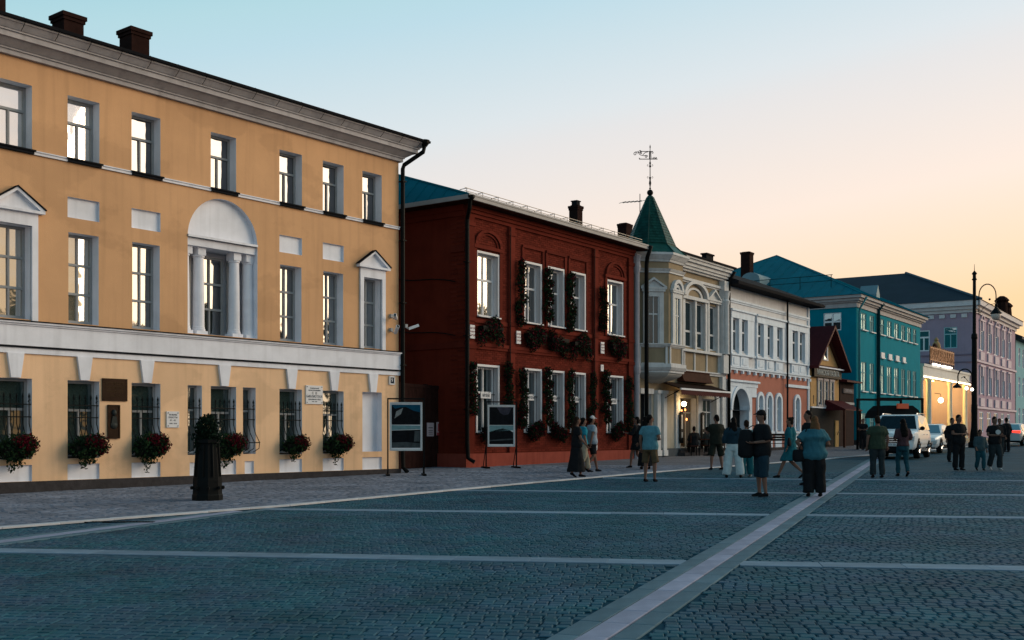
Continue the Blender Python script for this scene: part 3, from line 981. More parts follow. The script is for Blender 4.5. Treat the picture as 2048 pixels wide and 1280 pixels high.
for a, b in up[1:4]:
    mb.box(a - .2, b + .2, -.08, 0, 8.0, 8.10)
    mb.box(a - .22, a - .1, -.06, 0, 5.2, 8.0); mb.box(b + .1, b + .22, -.06, 0, 5.2, 8.0)
mb.done('hood_moulding', brick_m, RB)
for x0, x1 in ((2.68, 2.74), (8.46, 8.52), (3.02, 3.06)):
    pass
# side wall towards the gate, its corner, plinth
RDP = 13
mb = MB(); mb.face([(-.0, 0, -.4), (0, RDP, -.4), (0, RDP, ZT), (0, 0, ZT)])
mb.box(.05, RW - .002, .32, RDP, -.4, ZT)
mb.face([(RW, 0, -.4), (RW, RDP, -.4), (RW, RDP, ZT), (RW, 0, ZT)])
fixn(mb.done('side_wall', brick_side, RB))
mb = MB()
for z in np.arange(.55, 8.6, .078 * 2):
    for k in range(2):
        mb.box(-.02, 0, .02 + k * .32, .30 + k * .32, z + .008, z + .07)
for z0, z1, p in ((4.12, 4.32, .05), (8.62, 8.8, .06), (8.8, 9.0, .1)):
    mb.box(-p, 0, 0, RDP, z0, z1)
mb.box(-.05, 0, 0, .62, 7.4, 7.6)
mb.done('quoins', brick_m, RB)
mb = MB(); mb.box(-.07, RW, -.10, .3, -.5, .5); mb.box(-.07, 0, .3, RDP, -.5, .5); mb.done('plinth', plinth_red, RB)
# roof: shallow front slope, steeper hip over the side wall
EO = .62
x0, x1, y0, y1 = -EO, RW + .5, -EO, RDP
ze = 9.16; FP = .34; SP = 1.0; ym = 7.0
hr = FP * (ym - y0); hx = hr / SP
mb = MB()
mb.face([(x0, y0, ze), (x1, y0, ze), (x1, ym, ze + hr), (x0 + hx, ym, ze + hr)])
mb.face([(x0, y1, ze), (x0, y0, ze), (x0 + hx, ym, ze + hr)])
mb.face([(x1, y1, ze), (x0, y1, ze), (x0 + hx, ym, ze + hr), (x1, ym, ze + hr)])
mb.face([(x0, y0, ze - .02), (x1, y0, ze - .02), (x1, y1, ze - .02), (x0, y1, ze - .02)])
rf = fixn(mb.done('roof', teal_roof, RB))
sm = MB()
for i in range(1, 22):
    y = y0 + i * .6
    f = (y - y0) / (ym - y0) if y < ym else (y1 - y) / (y1 - ym)
    sm.tube([(x0, y, ze + .01), (x0 + hx * f, y, ze + hr * f + .01)], .018, 4)
for i in range(1, 21):
    x = x0 + i * .62
    sm.tube([(x, y0, ze + .01), (x, ym if x > x0 + hx else y0 + (x - x0) / hx * (ym - y0), ze + .01 + hr * min(1, (x - x0) / hx))], .018, 4)
sm.tube([(x0, y0, ze + .02), (x0 + hx, ym, ze + hr + .02)], .04, 5)
sm.done('seams', teal_roof, rf)
mb = MB()
mb.box(x0, x1, y0 - .03, y0 + .02, 9.02, 9.17); mb.box(x0 - .03, x0 + .02, y0, y1, 9.02, 9.17)
mb.box(x0 - .02, x1, y0 - .05, y0 - .03, 9.14, 9.2)
mb.done('fascia', M('pale_metal', (.34, .33, .33), .5, .1, 2), RB)
mb = MB(); mb.box(x0 + .02, x1, y0 + .02, 0, 9.0, 9.02); mb.box(x0 + .02, 0, 0, y1, 9.0, 9.02); mb.done('soffit', wood_dk, RB)
mb = MB()
for z in (.10, .2):
    mb.tube([(x0 + .2, y0 + .3, ze + .10 + z), (x1 - .2, y0 + .3, ze + .10 + z)], .014, 5)
for i in range(14):
    x = x0 + .3 + i * .9
    mb.tube([(x, y0 + .3, ze + .08), (x, y0 + .3, ze + .32)], .014, 4); mb.tube([(x, y0 + .3, ze + .3), (x, y0 + .6, ze + .28)], .012, 4)
mb.done('snow_rail', M('rail_metal', (.16, .16, .16), .4, metal=.5), RB)
chimney(RB, 10.0, 1.8, 9.6, 10.85, .40, .42, chim_m, .04)
mb = MB(); mb.box(9.87, 10.13, 1.67, 1.93, 10.85, 11.0); mb.box(9.84, 10.16, 1.64, 1.96, 11.0, 11.04); mb.done('chimney_cap', dark_mt, RB)
mb = MB(); mb.tube([(-.5, -.60, 9.0), (-.4, -.5, 8.75), (-.10, -.18, 8.5), (-.08, -.16, 8.3), (-.08, -.16, 5), (-.08, -.16, .9), (-.08, -.2, .35), (0, -.4, .22)], .07, 10); mb.lathe([(.07, 8.98), (.14, 9.06), (.15, 9.14)], (-.5, -.62, 0), 10)
for z in (2, 4.5, 7): mb.box(-.18, .0, -.26, -.05, z, z + .03)
mb.done('downpipe', black_mt, RB)
mb = MB(); mb.tube([(2.52, -.12, 8.6), (2.5, -.12, 4.5), (2.5, -.12, 1)], .02, 5); mb.tube([(8.36, -.12, 8.6), (8.36, -.12, 1)], .02, 5); mb.done('cable', black_mt, RB)
mb = MB()
for k, z in enumerate((6.4, 4.55)):
    pts = [(-.04, .4 + q * .5, z + .12 * math.sin(q * 1.1) * .4 + .06 * q) for q in range(9)]
    mb.tube(pts, .018, 5)
mb.done('wall_cable', black_mt, RB)
for x, s, z in ((-.0, 0, 4.86), (3.0, 1, 4.78), (8.78, 1, 4.82)):
    pass
def sign_on(par, name, label, x, z, w, h, mat, y=-.14, cat='sign', lines=(), tmat=None):
    e = ob(name, None, None, None, None, label, cat)
    e.matrix_world = par.matrix_basis @ Matrix.Translation((x, y, z))
    mb = MB(); mb.box(-w / 2, w / 2, -.015, .015, 0, h); mb.done('panel', mat, e)
    for s, size, fz in lines:
        text('lettering', s, size, tmat, e, (0, -.0165, h * fz), ext=.002, sx=.8)
    return e
for x, lb in ((.22, 'small white sign with dark lines on the corner pier of the brick building'), (2.98, 'small white sign on the left pilaster of the brick building'), (8.93, 'small white sign on the right pilaster of the brick building')):
    sign_on(RB, 'wall_sign', lb, x, 4.44, .26, .46, white_pt, lines=[('МУЗЕЙ', .09, .75), ('УЕЗДНОГО', .07, .5), ('ГОРОДА', .08, .25)], tmat=plinth_red)
sign_on(RB, 'house_number', 'pale oval house number on the right of the brick building', 8.9, 3.72, .2, .26, white_pt, lines=[('7', .16, .5)], tmat=plinth_red)
sign_on(RB, 'info_plate', 'small pale plate beside the downpipe on the brick corner', .3, 3.15, .2, .24, grey_pt, lines=[('9А', .14, .5)], tmat=ink)

# gate across the gap between the two houses
GT = bld('courtyard_gate', 'dark boarded courtyard gate between the yellow and the brick building', -3.9, 35.9, 0, gz(0, 35.9))
gdir = Vector((-1.6 - .25 - (-3.9), 40.2 - 35.9, 0)).normalized()
GT.rotation_euler = (0, 0, math.atan2(gdir.y, gdir.x) )
gate_w = M('gate_boards', (.022, .010, .009), .8, .3, 3, .2, 50)
GL = 4.7
for i in range(18):
    mb = MB(); mb.box(i * GL / 18 + .006, (i + 1) * GL / 18 - .006, -.02, .02, .06, 2.75 + .0); mb.done('board', gate_w, GT)
for x in (0, GL / 2, GL):
    mb = MB(); mb.box(x - .07, x + .07, .021, .12, 0, 2.9); mb.done('post', gate_w, GT)
mb = MB(); mb.box(0, GL, -.04, .07, 2.75, 2.87); mb.done('top_rail', gate_w, GT)
# ------------------------------------------------------------------ cream house with the corner oriel and spire
CB = bld('cream_house', 'cream brick house with green spire over its corner bay', 5.14, 47.54, 55.62, .533)
CW = 9.62
wh = M('old_white_trim', (.52, .53, .54), .8, .12, 3, .1, 60, streak=.18)
CZ = 9.2
dbl = [(4.98, 6.02), (6.16, 7.2)]
ops = [(a, b, 5.12, 7.28, .3, False) for a, b in dbl] + [(7.68, 8.62, 5.12, 7.28, .3, False), (.7, 1.75, .3, 2.82, .6, True), (4.5, 6.3, .35, 2.75, .35, False), (6.95, 8.45, .75, 2.75, .3, False)]
wall(CB, 'wall', 0, CW, 3.02, CZ, [o for o in ops if o[2] > 3], [cream, wh])
wall(CB, 'ground_floor_wall', 0, CW, -.4, 3.02, [o for o in ops if o[2] < 3], [M('shop_plaster', (.36, .33, .27), .85, .1, 2, streak=.1), wh])
mb = MB(); mb.box(0, CW, .62, 10, -.4, CZ); mb.box(CW - .01, CW, .0, .62, -.4, CZ); mb.done('back_wall', cream, CB)
# oriel
oc = [(.42, 0), (1.42, -1.0), (2.81, -1.0), (3.81, 0)]
def oct_ring(off, z):
    """oriel outline pushed outward by off"""
    return [(oc[0][0] - off * 1.2, .05, z), (oc[1][0] - off * .42, -1.0 - off, z), (oc[2][0] + off * .42, -1.0 - off, z), (oc[3][0] + off * 1.2, .05, z)]
mb = MB(); mb.rings([oct_ring(0, 3.8), oct_ring(0, 8.95)]); mb.done('oriel', cream, CB)
mb = MB()
for z0, z1, o0, o1 in ((3.72, 3.82, .05, .05), (3.82, 3.95, .10, .18), (3.95, 4.1, .14, .14), (4.84, 4.92, .08, .12), (4.92, 4.97, .15, .15), (8.02, 8.10, .05, .05), (8.10, 8.2, .07, .14), (8.5, 8.6, .06, .1), (8.6, 8.78, .12, .26), (8.78, 8.88, .28, .28)):
    mb = MB(); mb.rings([oct_ring(o0, z0), oct_ring(o1, z1)]); mb.done('oriel_moulding', wh, CB)
mb = MB()
mb.rings([oct_ring(-.02 - .03 * q * q * .9 - (q / 8) ** 3 * .45, 3.72 - q * .075) for q in range(9)])
mb.done('oriel_corbel', M('corbel_plaster', (.40, .40, .38), .85, .1, 2), CB)
def on_face(p, q, mbx, f):
    """move a builder drawn on a plain front to the oriel face p-q"""
    d = Vector((q[0] - p[0], q[1] - p[1], 0)).normalized(); n = Vector((d.y, -d.x, 0))
    for i in range(f, len(mbx.v)):
        a, b, c = mbx.v[i]
        w_ = Vector((p[0], p[1], 0)) + d * a - n * b
        mbx.v[i] = (w_.x, w_.y, c)
for fi, (p, q) in enumerate(((oc[0], oc[1]), (oc[1], oc[2]), (oc[2], oc[3]))):
    L = math.hypot(q[0] - p[0], q[1] - p[1]); c = L / 2
    mb = MB(); 
    for s in (-1, 1):
        mb.box(c + s * .36 - .10, c + s * .36 + .10, -.09, .0, 4.97, 7.2)
        mb.box(c + s * .60 - .05, c + s * .60 + .05, -.05, .0, 4.1, 4.84)
    mb.box(c - .26, c + .26, -.09, 0, 6.98, 7.2)
    mb.box(c - .52, c + .52, -.14, 0, 7.2, 7.3)
    if fi != 1:
        pediment(mb, c - .58, c + .58, 7.3, .42, .16, .09)
    else:
        arch_band(mb, c, .34, .5, 7.3, -.16, 0, 12); arch_band(mb, c, .16, .28, 7.3, -.1, 0, 10); mb.box(c - .56, c + .56, -.15, 0, 7.28, 7.36)
    mb.box(c - .5, c + .5, -.03, 0, 4.1, 4.14); mb.box(c - .5, c + .5, -.03, 0, 4.8, 4.84)
    on_face(p, q, mb, 0); mb.done('oriel_window_surround', wh, CB)
    e = ob('oriel_window', None, CB, (p[0], p[1], 0), math.atan2(q[1] - p[1], q[0] - p[0]))
    mb = MB()
    for b in ((c - .26, c - .20), (c + .20, c + .26), (c - .02, c + .02)): mb.box(b[0], b[1], -.05, -.003, 4.98, 6.98)
    mb.box(c - .2, c + .2, -.045, -.004, 6.2, 6.26)
    mb.done('frame', wh, e)
    mb = MB(); mb.box(c - .2, c + .2, -.025, -.015, 4.98, 6.98); mb.done('pane', gl_dark, e)
# spire with scale shingles
SPX, SPY = 2.1, .25
sp_m = M('green_spire', (.004, .042, .034), .45, .25, 4, spec=.15, island=.3)
def spr(z):   # radius of the octagon (to its corners)
    return 1.62 - (z - 8.88) / .45 * .5 if z < 9.33 else 1.12 * (1 - (z - 9.33) / 2.25) + .13 * ((z - 9.33) / 2.25)
mb = MB(); mb.lathe([(spr(z) - .015, z) for z in (8.885, 9.0, 9.15, 9.33, 10.2, 11.2, 11.58)] + [(.02, 11.66)], (SPX, SPY, 0), 8, ang0=R(22.5))
spo = mb.done('spire', sp_m, CB)
mb = MB()
rows = 17
for r in range(rows):
    z0 = 9.35 + r * .131; z1 = z0 + .17
    for f in range(8):
        a0, a1 = R(22.5 + f * 45), R(67.5 + f * 45)
        A0 = Vector((SPX + spr(z0) * math.cos(a0), SPY + spr(z0) * math.sin(a0), z0)); A1 = Vector((SPX + spr(z0) * math.cos(a1), SPY + spr(z0) * math.sin(a1), z0))
        B0 = Vector((SPX + spr(z1) * math.cos(a0), SPY + spr(z1) * math.sin(a0), z1)); B1 = Vector((SPX + spr(z1) * math.cos(a1), SPY + spr(z1) * math.sin(a1), z1))
        nrm_ = (A1 - A0).cross(B0 - A0).normalized()
        if nrm_.z < 0: nrm_ = -nrm_
        k = max(1, round((A1 - A0).length / .15)); h = .5 * (r % 2) / k
        for i in range(k + 1):
            s0, s1 = max(0, i / k - h), min(1, (i + 1) / k - h)
            if s1 - s0 < .03: continue
            sm_ = (s0 + s1) / 2
            tip = A0.lerp(A1, sm_) + nrm_ * .03
            l = A0.lerp(A1, s0) + (B0.lerp(B1, s0) - A0.lerp(A1, s0)) * .35 + nrm_ * .026; rr = A0.lerp(A1, s1) + (B0.lerp(B1, s1) - A0.lerp(A1, s1)) * .35 + nrm_ * .026
            tl = B0.lerp(B1, s0) + nrm_ * .002; tr = B0.lerp(B1, s1) + nrm_ * .002
            mb.face([tip, rr, tr, tl, l])
mb.done('shingles', sp_m, spo, kind='stuff')
mb = MB()
for f in range(8):
    a0 = R(22.5 + f * 45)
    mb.tube([(SPX + (spr(z) + .01) * math.cos(a0), SPY + (spr(z) + .01) * math.sin(a0), z) for z in (8.89, 9.1, 9.33, 11.55)], .022, 5)
mb.done('hip_caps', sp_m, spo)
# weather vane on its ball and rod
WV = ob('weather_vane', None, None, None, None, 'wrought iron weather vane on the green spire', 'weather vane')
WV.matrix_world = CB.matrix_basis @ Matrix.Translation((SPX, SPY, 11.62))
WV.rotation_euler = (0, 0, 0); WV.matrix_world = Matrix.Translation((CB.matrix_basis @ Vector((SPX, SPY, 11.62))))
mb = MB(); mb.ball((0, 0, .14), .14, 14); mb.done('ball', black_mt, WV, smooth=True)
mb = MB(); mb.lathe([(.03, .25), (.03, .3), (.05, .34), (.02, .37), (.03, .45), (.055, .56), (.03, .7), (.04, .78), (.07, .8), (.02, .84), (.018, 1.25), (.05, 1.3), (.06, 1.33), (.02, 1.36), (.045, 1.45), (.02, 1.52), (.015, 2.1), (.03, 2.17), (.002, 2.28)], (0, 0, 0), 8); mb.done('rod', black_mt, WV)
def spiral(cx, cz, r, a0, turns, sgn=1, n=14):
    return [(cx + sgn * r * (1 - .8 * i / n) * math.cos(a0 + turns * 2 * math.pi * i / n), 0, cz + r * (1 - .8 * i / n) * math.sin(a0 + turns * 2 * math.pi * i / n)) for i in range(n + 1)]
mb = MB()
def vb(p, r=.014): mb.tube(p, r, 4)
vb([(-.48, 0, 1.63), (.33, 0, 1.63)], .018); vb([(-.45, 0, 1.97), (.13, 0, 1.97)], .016); vb(spiral(-.66, 1.86, .09, 0, 1.2))
vb([(-.66, 0, 1.95), (-.55, 0, 1.95), (-.45, 0, 1.82), (-.3, 0, 1.78), (-.15, 0, 1.80)]); vb(spiral(-.45, 1.98, .08, 3, 1.1)); vb(spiral(-.40, 1.9, .06, 1, 1.2))
vb([(-.32, 0, 1.82), (-.22, 0, 1.92), (-.1, 0, 1.95)]); vb([(0.03, 0, 1.97), (.05, 0, 1.63)]); vb([(-.03, 0, 1.97), (-.03, 0, 1.63)]); vb(spiral(.12, 1.92, .05, 1.5, 1)); vb(spiral(.16, 1.69, .05, 3.1, 1)); vb(spiral(.26, 1.69, .045, 3.1, 1))
vb(spiral(-.17, 1.74, .07, 0, 1.3)); vb(spiral(-.48, 1.66, .03, 4.5, .8))
for z, s in ((.8, 1), (1.33, 1)):
    for sx in (-1, 1): vb(spiral(sx * .09, z + .03, .05, -1.5, .7, sx), .009)
mb.done('vane', black_mt, WV)
# main front: window group, cornices, pilaster, roof
for a, b in dbl: window(CB, a, b, 5.12, 7.28, .11, 1, (.34, .66), mat=wh, glass=gl_dark, bar=.09, outer=.08)
window(CB, 7.68, 8.62, 5.12, 7.28, .11, 1, (.34, .66), mat=wh, glass=gl_dark, bar=.09, outer=.08)
mb = MB()
mb.box(4.72, 4.98, -.09, .02, 5.0, 7.34); mb.box(6.02, 6.16, -.11, .05, 5.0, 7.34); mb.box(7.2, 7.4, -.09, .02, 5.0, 7.34); mb.box(4.6, 7.5, -.16, .02, 7.34, 7.5)
arch_band(mb, 6.06, 1.12, 1.36, 7.5, -.2, 0, 20, .55); arch_band(mb, 6.06, .7, .9, 7.5, -.06, 0, 20, .5)
mb.box(7.5, 7.68, -.09, .02, 5.0, 7.4); mb.box(8.62, 8.8, -.09, .02, 5.0, 7.4); mb.box(7.4, 8.9, -.16, .02, 7.4, 7.5); pediment(mb, 7.4, 8.9, 7.5, .5, .2, .09)
mb.box(4.5, 8.95, -.18, .02, 4.9, 5.02); mb.box(4.5, CW, -.08, .02, 3.88, 3.98); mb.box(4.5, CW, -.14, .02, 3.98, 4.05)
for x in (5.0, 6.1, 7.45, 8.85): mb.box(x - .05, x + .05, -.05, .02, 4.05, 4.9)
mb.done('window_group', wh, CB)
moulding(CB, 'cornice', 3.6, CW - .12, [(8.12, 8.2, .06), (8.2, 8.32, .14), (8.62, 8.72, .14), (8.72, 8.84, .26), (8.84, 9.0, .34), (9.0, 9.14, .46), (9.14, 9.22, .54)], wh, ret=False)
mb = MB(); mb.box(8.95, 9.45, -.22, .02, 5.0, 8.1); mb.box(8.9, 9.5, -.28, .02, 4.05, 4.95); mb.lathe([(.2, 5.0), (.18, 5.1), (.17, 7.4), (.19, 7.5), (.22, 7.6), (.15, 7.7), (.2, 8.0), (.25, 8.1)], (9.2, -.25, 0), 12); mb.box(8.95, 9.45, -.3, .02, 8.1, 8.6); mb.box(8.98, 9.42, -.18, .02, -.2, 3.9); mb.done('pilaster', wh, CB)
mb = MB(); mb.lathe([(.18, -.2), (.16, .3), (.125, .4), (.12, 3.6), (.15, 3.7), (.16, 3.9), (.13, 4.05), (.11, 4.3), (.11, 7.9), (.14, 8.0), (.17, 8.2), (.14, 8.4), (.18, 8.7)], (.16, -.13, 0), 12); mb.box(0, .32, -.22, .02, -.3, .3); mb.box(-.0, .32, -.2, .02, 8.2, 8.75); mb.done('corner_column', M('column_grey', (.34, .33, .36), .85, .12, 3), CB)
mb = MB(); mb.prism([(-.6, 9.22), (-.62, 9.3), (4.5, 10.6), (9.8, 9.2)], 3.4, CW + .1, 'x'); mb.prism([(.2, 9.0), (4.5, 10.6), (9.8, 9.0)], .0, 3.4, 'x'); mb.done('roof', dark_mt, CB)
mb = MB(); mb.box(7.6, 8.4, .05, .3, 9.35, 9.75); mb.box(7.55, 8.45, -.0, .35, 9.75, 9.82); mb.done('parapet_block', dark_mt, CB)
chimney(CB, 6.66, 4.0, 10.0, 11.5, .6, .5, chim_m, .03)
pipe(CB, 'downpipe', [(CW + .02, -.55, 9.1), (CW - .02, -.3, 8.7), (CW - .02, -.25, 8.4), (CW - .02, -.25, 4), (CW - .02, -.25, .2)], .085, black_mt)
pipe(CB, 'downpipe', [(.25, -.75, 9.05), (.40, -.5, 8.6), (.48, -.42, 8.3), (.48, -.42, 4), (.48, -.42, .2)], .09, black_mt)
# ground floor: door, columns, shop window, steps
mb = MB(); mb.box(.6, 1.85, -.08, .02, 2.82, 3.05); mb.done('lintel', wh, CB)
mb = MB(); mb.box(.72, 1.73, .35, .45, .32, 2.8); mb.done('side_door', M('side_door_dark', (.010, .011, .013), .7), CB)
for x in (2.15, 2.75):
    mb = MB(); mb.box(x - .16, x + .16, -.18, .02, .1, 3.0); mb.box(x - .2, x + .2, -.22, .02, .1, .35); mb.box(x - .2, x + .2, -.24, .02, 2.85, 3.0); mb.done('pillar', wh, CB)
for x in (4.25, 6.6, 8.7):
    mb = MB(); mb.box(x - .2, x + .2, -.08, .02, .4, 2.95); mb.done('pillar', wh, CB)
warm_gl = GLASS('glass_cafe', (.05, .03, .015), .10)
d = window(CB, 4.5, 6.3, .4, 2.75, .24, 3, (.72, .28), mat=M('door_frame', (.30, .28, .24), .6), glass=warm_gl, name='door', bar=.07)
window(CB, 6.95, 8.45, .75, 2.75, .2, 3, (.7, .3), mat=wh, glass=gl_lo)
mb = MB(); mb.box(4.1, 6.7, -.5, .3, -.3, .22); mb.box(4.2, 6.6, -.25, .3, .22, .36); mb.done('step', stone_dk, CB)
mb = MB(); mb.box(0, CW, -.12, .3, -.4, .42); mb.done('plinth', M('grey_plinth', (.08, .09, .10), .8, .15, 3), CB)
for x in (4.42, 6.72):
    e = ob('menu_board', None, None, None, None, 'tall dark menu board ' + ('left' if x < 5 else 'right') + ' of the cafe door', 'board')
    e.matrix_world = CB.matrix_basis @ Matrix.Translation((x, -.16, .55))
    mb = MB(); n = 10
    o2 = [(-.16, .1), (.16, .1), (.16, 1.4)] + [(.16 * math.cos(math.pi * q / n), 1.4 + .16 * math.sin(math.pi * q / n)) for q in range(1, n)] + [(-.16, 1.4)]
    mb.prism(o2, -.03, .03, 'y'); mb.done('board', black_mt, e)
    mb = MB(); mb.box(-.07, .07, -.036, -.031, .75, 1.4); mb.box(-.06, .06, -.036, -.031, .35, .6); mb.done('paper', M('menu_paper', (.42, .40, .38), .8), e)
# cafe lamps
lamp_m = EMIT('lamp_globe', (1, .72, .34), 14)
wl = ob('wall_lamp', None, None, None, None, 'glowing round wall lamp beside the cafe door', 'lamp')
wl.matrix_world = CB.matrix_basis @ Matrix.Translation((4.55, -.22, 2.45))
mb = MB(); mb.ball((0, 0, 0), .12, 14); mb.done('globe', lamp_m, wl, smooth=True)
mb = MB(); mb.tube([(0, 0, .12), (0, .05, .2), (0, .22, .2)], .014, 6); mb.lathe([(.05, .1), (.03, .15)], (0, 0, 0), 8); mb.done('bracket', black_mt, wl)
pl = bpy.data.lights.new('wall_lamp_light', 'POINT'); pl.energy = 26; pl.color = (1, .62, .25); pl.shadow_soft_size = .13
po = bpy.data.objects.new('lamp_light', pl); COL.objects.link(po); po.parent = wl; po.location = (-.02, -.18, -.05)
bulb_m = EMIT('bulb_amber', (1, .30, .08), 5)
for k, (x, z) in enumerate(((4.95, 1.95), (5.35, 2.2), (5.5, 1.75), (4.97, 2.15))):
    e = ob('pendant_lamp', None, None, None, None, ['amber pendant bulb seen left in the cafe door', 'amber pendant bulb high in the cafe door', 'amber pendant bulb lowest in the cafe door', 'faint amber pendant bulb at the cafe door frame'][k], 'lamp')
    e.matrix_world = CB.matrix_basis @ Matrix.Translation((x, .10, z))
    mb = MB(); mb.ball((0, 0, 0), (.04, .04, .06), 8); mb.done('bulb', bulb_m, e); mb = MB(); mb.tube([(0, 0, .05), (0, 0, 2.7 - z)], .006, 4); mb.done('cord', black_mt, e)
# awning and fascia sign
aw = ob('awning', None, None, None, None, 'brown fabric awning with white bar over the cafe door', 'awning')
aw.matrix_world = CB.matrix_basis @ Matrix.Translation((2.6, 0, 0))
brown = M('awning_fabric', (.022, .014, .012), .9, .2, 3)
mb = MB(); mb.prism([(0, 3.42), (0, 3.38), (-1.0, 3.06), (-1.0, 3.1)], .0, 5.4, 'x'); mb.done('canopy', brown, aw)
mb = MB(); mb.box(-.04, 5.44, -1.06, -.99, 3.02, 3.1); mb.done('front_bar', white_pt, aw)
for i in range(27):
    mb = MB(); x = i * .2; mb.prism([(x + .004, 3.02), (x + .196, 3.02), (x + .196, 2.84), (x + .1, 2.79), (x + .004, 2.84)], -1.03, -1.02, 'y'); mb.done('valance_flap', M('valance', (.075, .03, .028), .9, .2, 3), aw)
for x in (.1, 5.3):
    mb = MB(); mb.tube([(x, -.98, 3.05), (x, -.02, 2.6)], .018, 5); mb.done('arm', black_mt, aw)
sg = ob('shop_sign', None, None, None, None, 'brown wooden sign box above the cafe awning', 'sign')
sg.matrix_world = CB.matrix_basis @ Matrix.Translation((4.3, -.2, 3.48))
mb = MB(); mb.prism([(-.16, 0), (.2, 0), (.2, .5), (0.02, .5)], 0, 3.1, 'x'); mb.done('box', M('brown_sign', (.042, .018, .012), .7, .25, 3), sg)
mb = MB()
for b in ((0, 3.1, 0, .04), (0, 3.1, .46, .5)):
    mb.box(b[0] - .03, b[1] + .03, -.2 + b[2] * .36, .2, b[2], b[3])
mb.done('rim', wood_dk, sg)
an = ob('television_antenna', None, None, None, None, 'thin television antenna behind the left of the spire', 'antenna')
an.matrix_world = CB.matrix_basis @ Matrix.Translation((6.35, 3.0, 9.9))
mb = MB(); mb.tube([(0, 0, 0), (0, 0, 2.9)], .02, 5); mb.done('mast', black_mt, an)
mb = MB(); mb.tube([(-.75, .55, 2.42), (.1, -.05, 2.56)], .022, 5)
for q in range(6):
    t = q / 5; c = Vector((-.75, .55, 2.42)).lerp(Vector((.1, -.05, 2.56)), t); mb.tube([c + Vector((-.1, -.25, 0)), c + Vector((.1, .25, 0))], .012, 4)
mb.done('boom', M('antenna_metal', (.25, .22, .2), .4, metal=.6), an)

# ------------------------------------------------------------------ white and salmon house
WB = bld('salmon_house', 'two storey house, white above and salmon below, with arched portal', 10.61, 55.53, 55.97, .623)
WW = 12.22
off_w = M('greyed_white', (.62, .69, .77), .85, .08, 2, streak=.16)
beige_w = M('beige_frieze', (.57, .58, .60), .85, .08, 2, streak=.12)
g = [(.78, 1.56), (1.94, 2.72), (4.13, 4.95), (5.5, 6.32), (6.92, 7.74), (9.33, 10.2), (10.52, 11.4)]
wall(WB, 'upper_wall', 0, WW, 4.3, 8.5, [(a, b, 5.15, 6.85, .28, False) for a, b in g], [beige_w, off_w])
aw_ = [(4.3, 4.9), (5.55, 6.2), (6.95, 7.6), (9.9, 10.55)]
lo = wall(WB, 'lower_wall', 0, WW, -.4, 4.3, [(a, b, 1.15, 2.75, .25, False) for a, b in aw_] + [(a, b, 2.75, 3.1, .001, False) for a, b in aw_] + [(.7, 2.9, -.2, 2.2, .42, False), (.7, 2.9, 2.2, 3.35, .001, False)], [salmon, off_w])
for a, b in aw_:
    mb = MB(); arch_fill(mb, (a + b) / 2, (b - a) / 2, 2.75, 3.1, 0, .25, n=10, k=.95); mb.done('arch_surround', [salmon, off_w], WB)
mb = MB(); arch_fill(mb, 1.8, 1.1, 2.2, 3.35, 0, .42, n=16, m=1)
mb.done('arch_surround', [salmon, off_w], WB)
mb = MB(); mb.box(0, WW, .71, 10, -.4, 8.5); mb.box(WW - .01, WW, 0.003, .71, -.4, 8.5); mb.done('back_wall', M('dull_white', (.3, .3, .3), .9), WB)
mb = MB(); mb.box(.70, 2.90, .43, .5, -.2, 3.3); mb.done('portal_door', M('dark_door', (.012, .014, .016), .6, .2, 3), WB)
mb = MB()
mb.box(.1, .7, -.10, .02, -.2, 3.4); mb.box(2.9, 3.3, -.10, .02, -.2, 2.9); mb.box(2.9, 3.95, -.09, .02, 2.9, 3.45)
arch_band(mb, 1.8, 1.1, 1.32, 2.2, -.14, .02, 16)
mb.box(0.02, 4.05, -.12, .02, 3.4, 3.62); mb.box(-.02, 4.15, -.22, .02, 3.62, 3.72)
n_ = arch_pts(1.8, 1.32, 2.2, 16)
for (xa, za), (xb, zb) in zip(n_, n_[1:]): mb.face([(xa, -.085, za), (xb, -.085, zb), (xb, -.085, 3.4), (xa, -.085, 3.4)])
mb.done('portal', off_w, WB)
for a, b in g: window(WB, a, b, 5.18, 6.85, .07, 1, (.62, .38), mat=white_pt, glass=gl_dark, bar=.09, outer=.07)
for a, b in aw_:
    window(WB, a, b, 1.18, 3.02, .06, 1, (.65, .35), mat=off_w, glass=GLASS('glass_pale', (.05, .085, .10), .06), bar=.05)
    mb = MB(); xc = (a + b) / 2; r = (b - a) / 2
    arch_band(mb, xc, r, r + .2, 2.75, -.09, .02, 12, .95); mb.box(a - .2, a, -.09, .02, 1.1, 2.75); mb.box(b, b + .2, -.09, .02, 1.1, 2.75)
    mb.box(a - .25, b + .25, -.14, .02, 1.0, 1.12); mb.box(a - .15, b + .15, -.05, .02, .1, .98)
    mb.done('window_surround', off_w, WB)
for a, b in ((.55, 3.6), (3.95, 8.15), (8.55, 11.9)):
    mb = MB()
    wins = [q for q in g if a < q[0] < b]
    edges = [a] + [e_ for q in wins for e_ in q] + [b]
    for i in range(0, len(edges), 2):
        mb.box(edges[i], edges[i + 1], -.10, .02, 5.05, 7.0)
    mb.box(a, b, -.12, .02, 6.85, 7.2); mb.box(a - .06, b + .06, -.2, .02, 7.2, 7.3)
    for q in wins:
        mb.box(q[0] - .12, q[1] + .12, -.09, .02, 4.42, 4.95)
        mb.box(q[0] + .1, q[1] - .1, -.12, -.08, 4.52, 4.85)
    mb.box(a - .05, b + .05, -.16, .02, 4.96, 5.05)
    mb.done('window_group', off_w, WB)
mb = MB(); mb.box(0, WW, -.10, .02, 4.22, 4.32); mb.box(0, WW, -.16, .02, 4.32, 4.40)
for x in np.arange(.3, WW, .85): mb.box(x, x + .16, -.13, .02, 4.06, 4.22)
mb.box(8.5, WW, -.1, .02, 3.62, 3.78); mb.done('belt', off_w, WB)
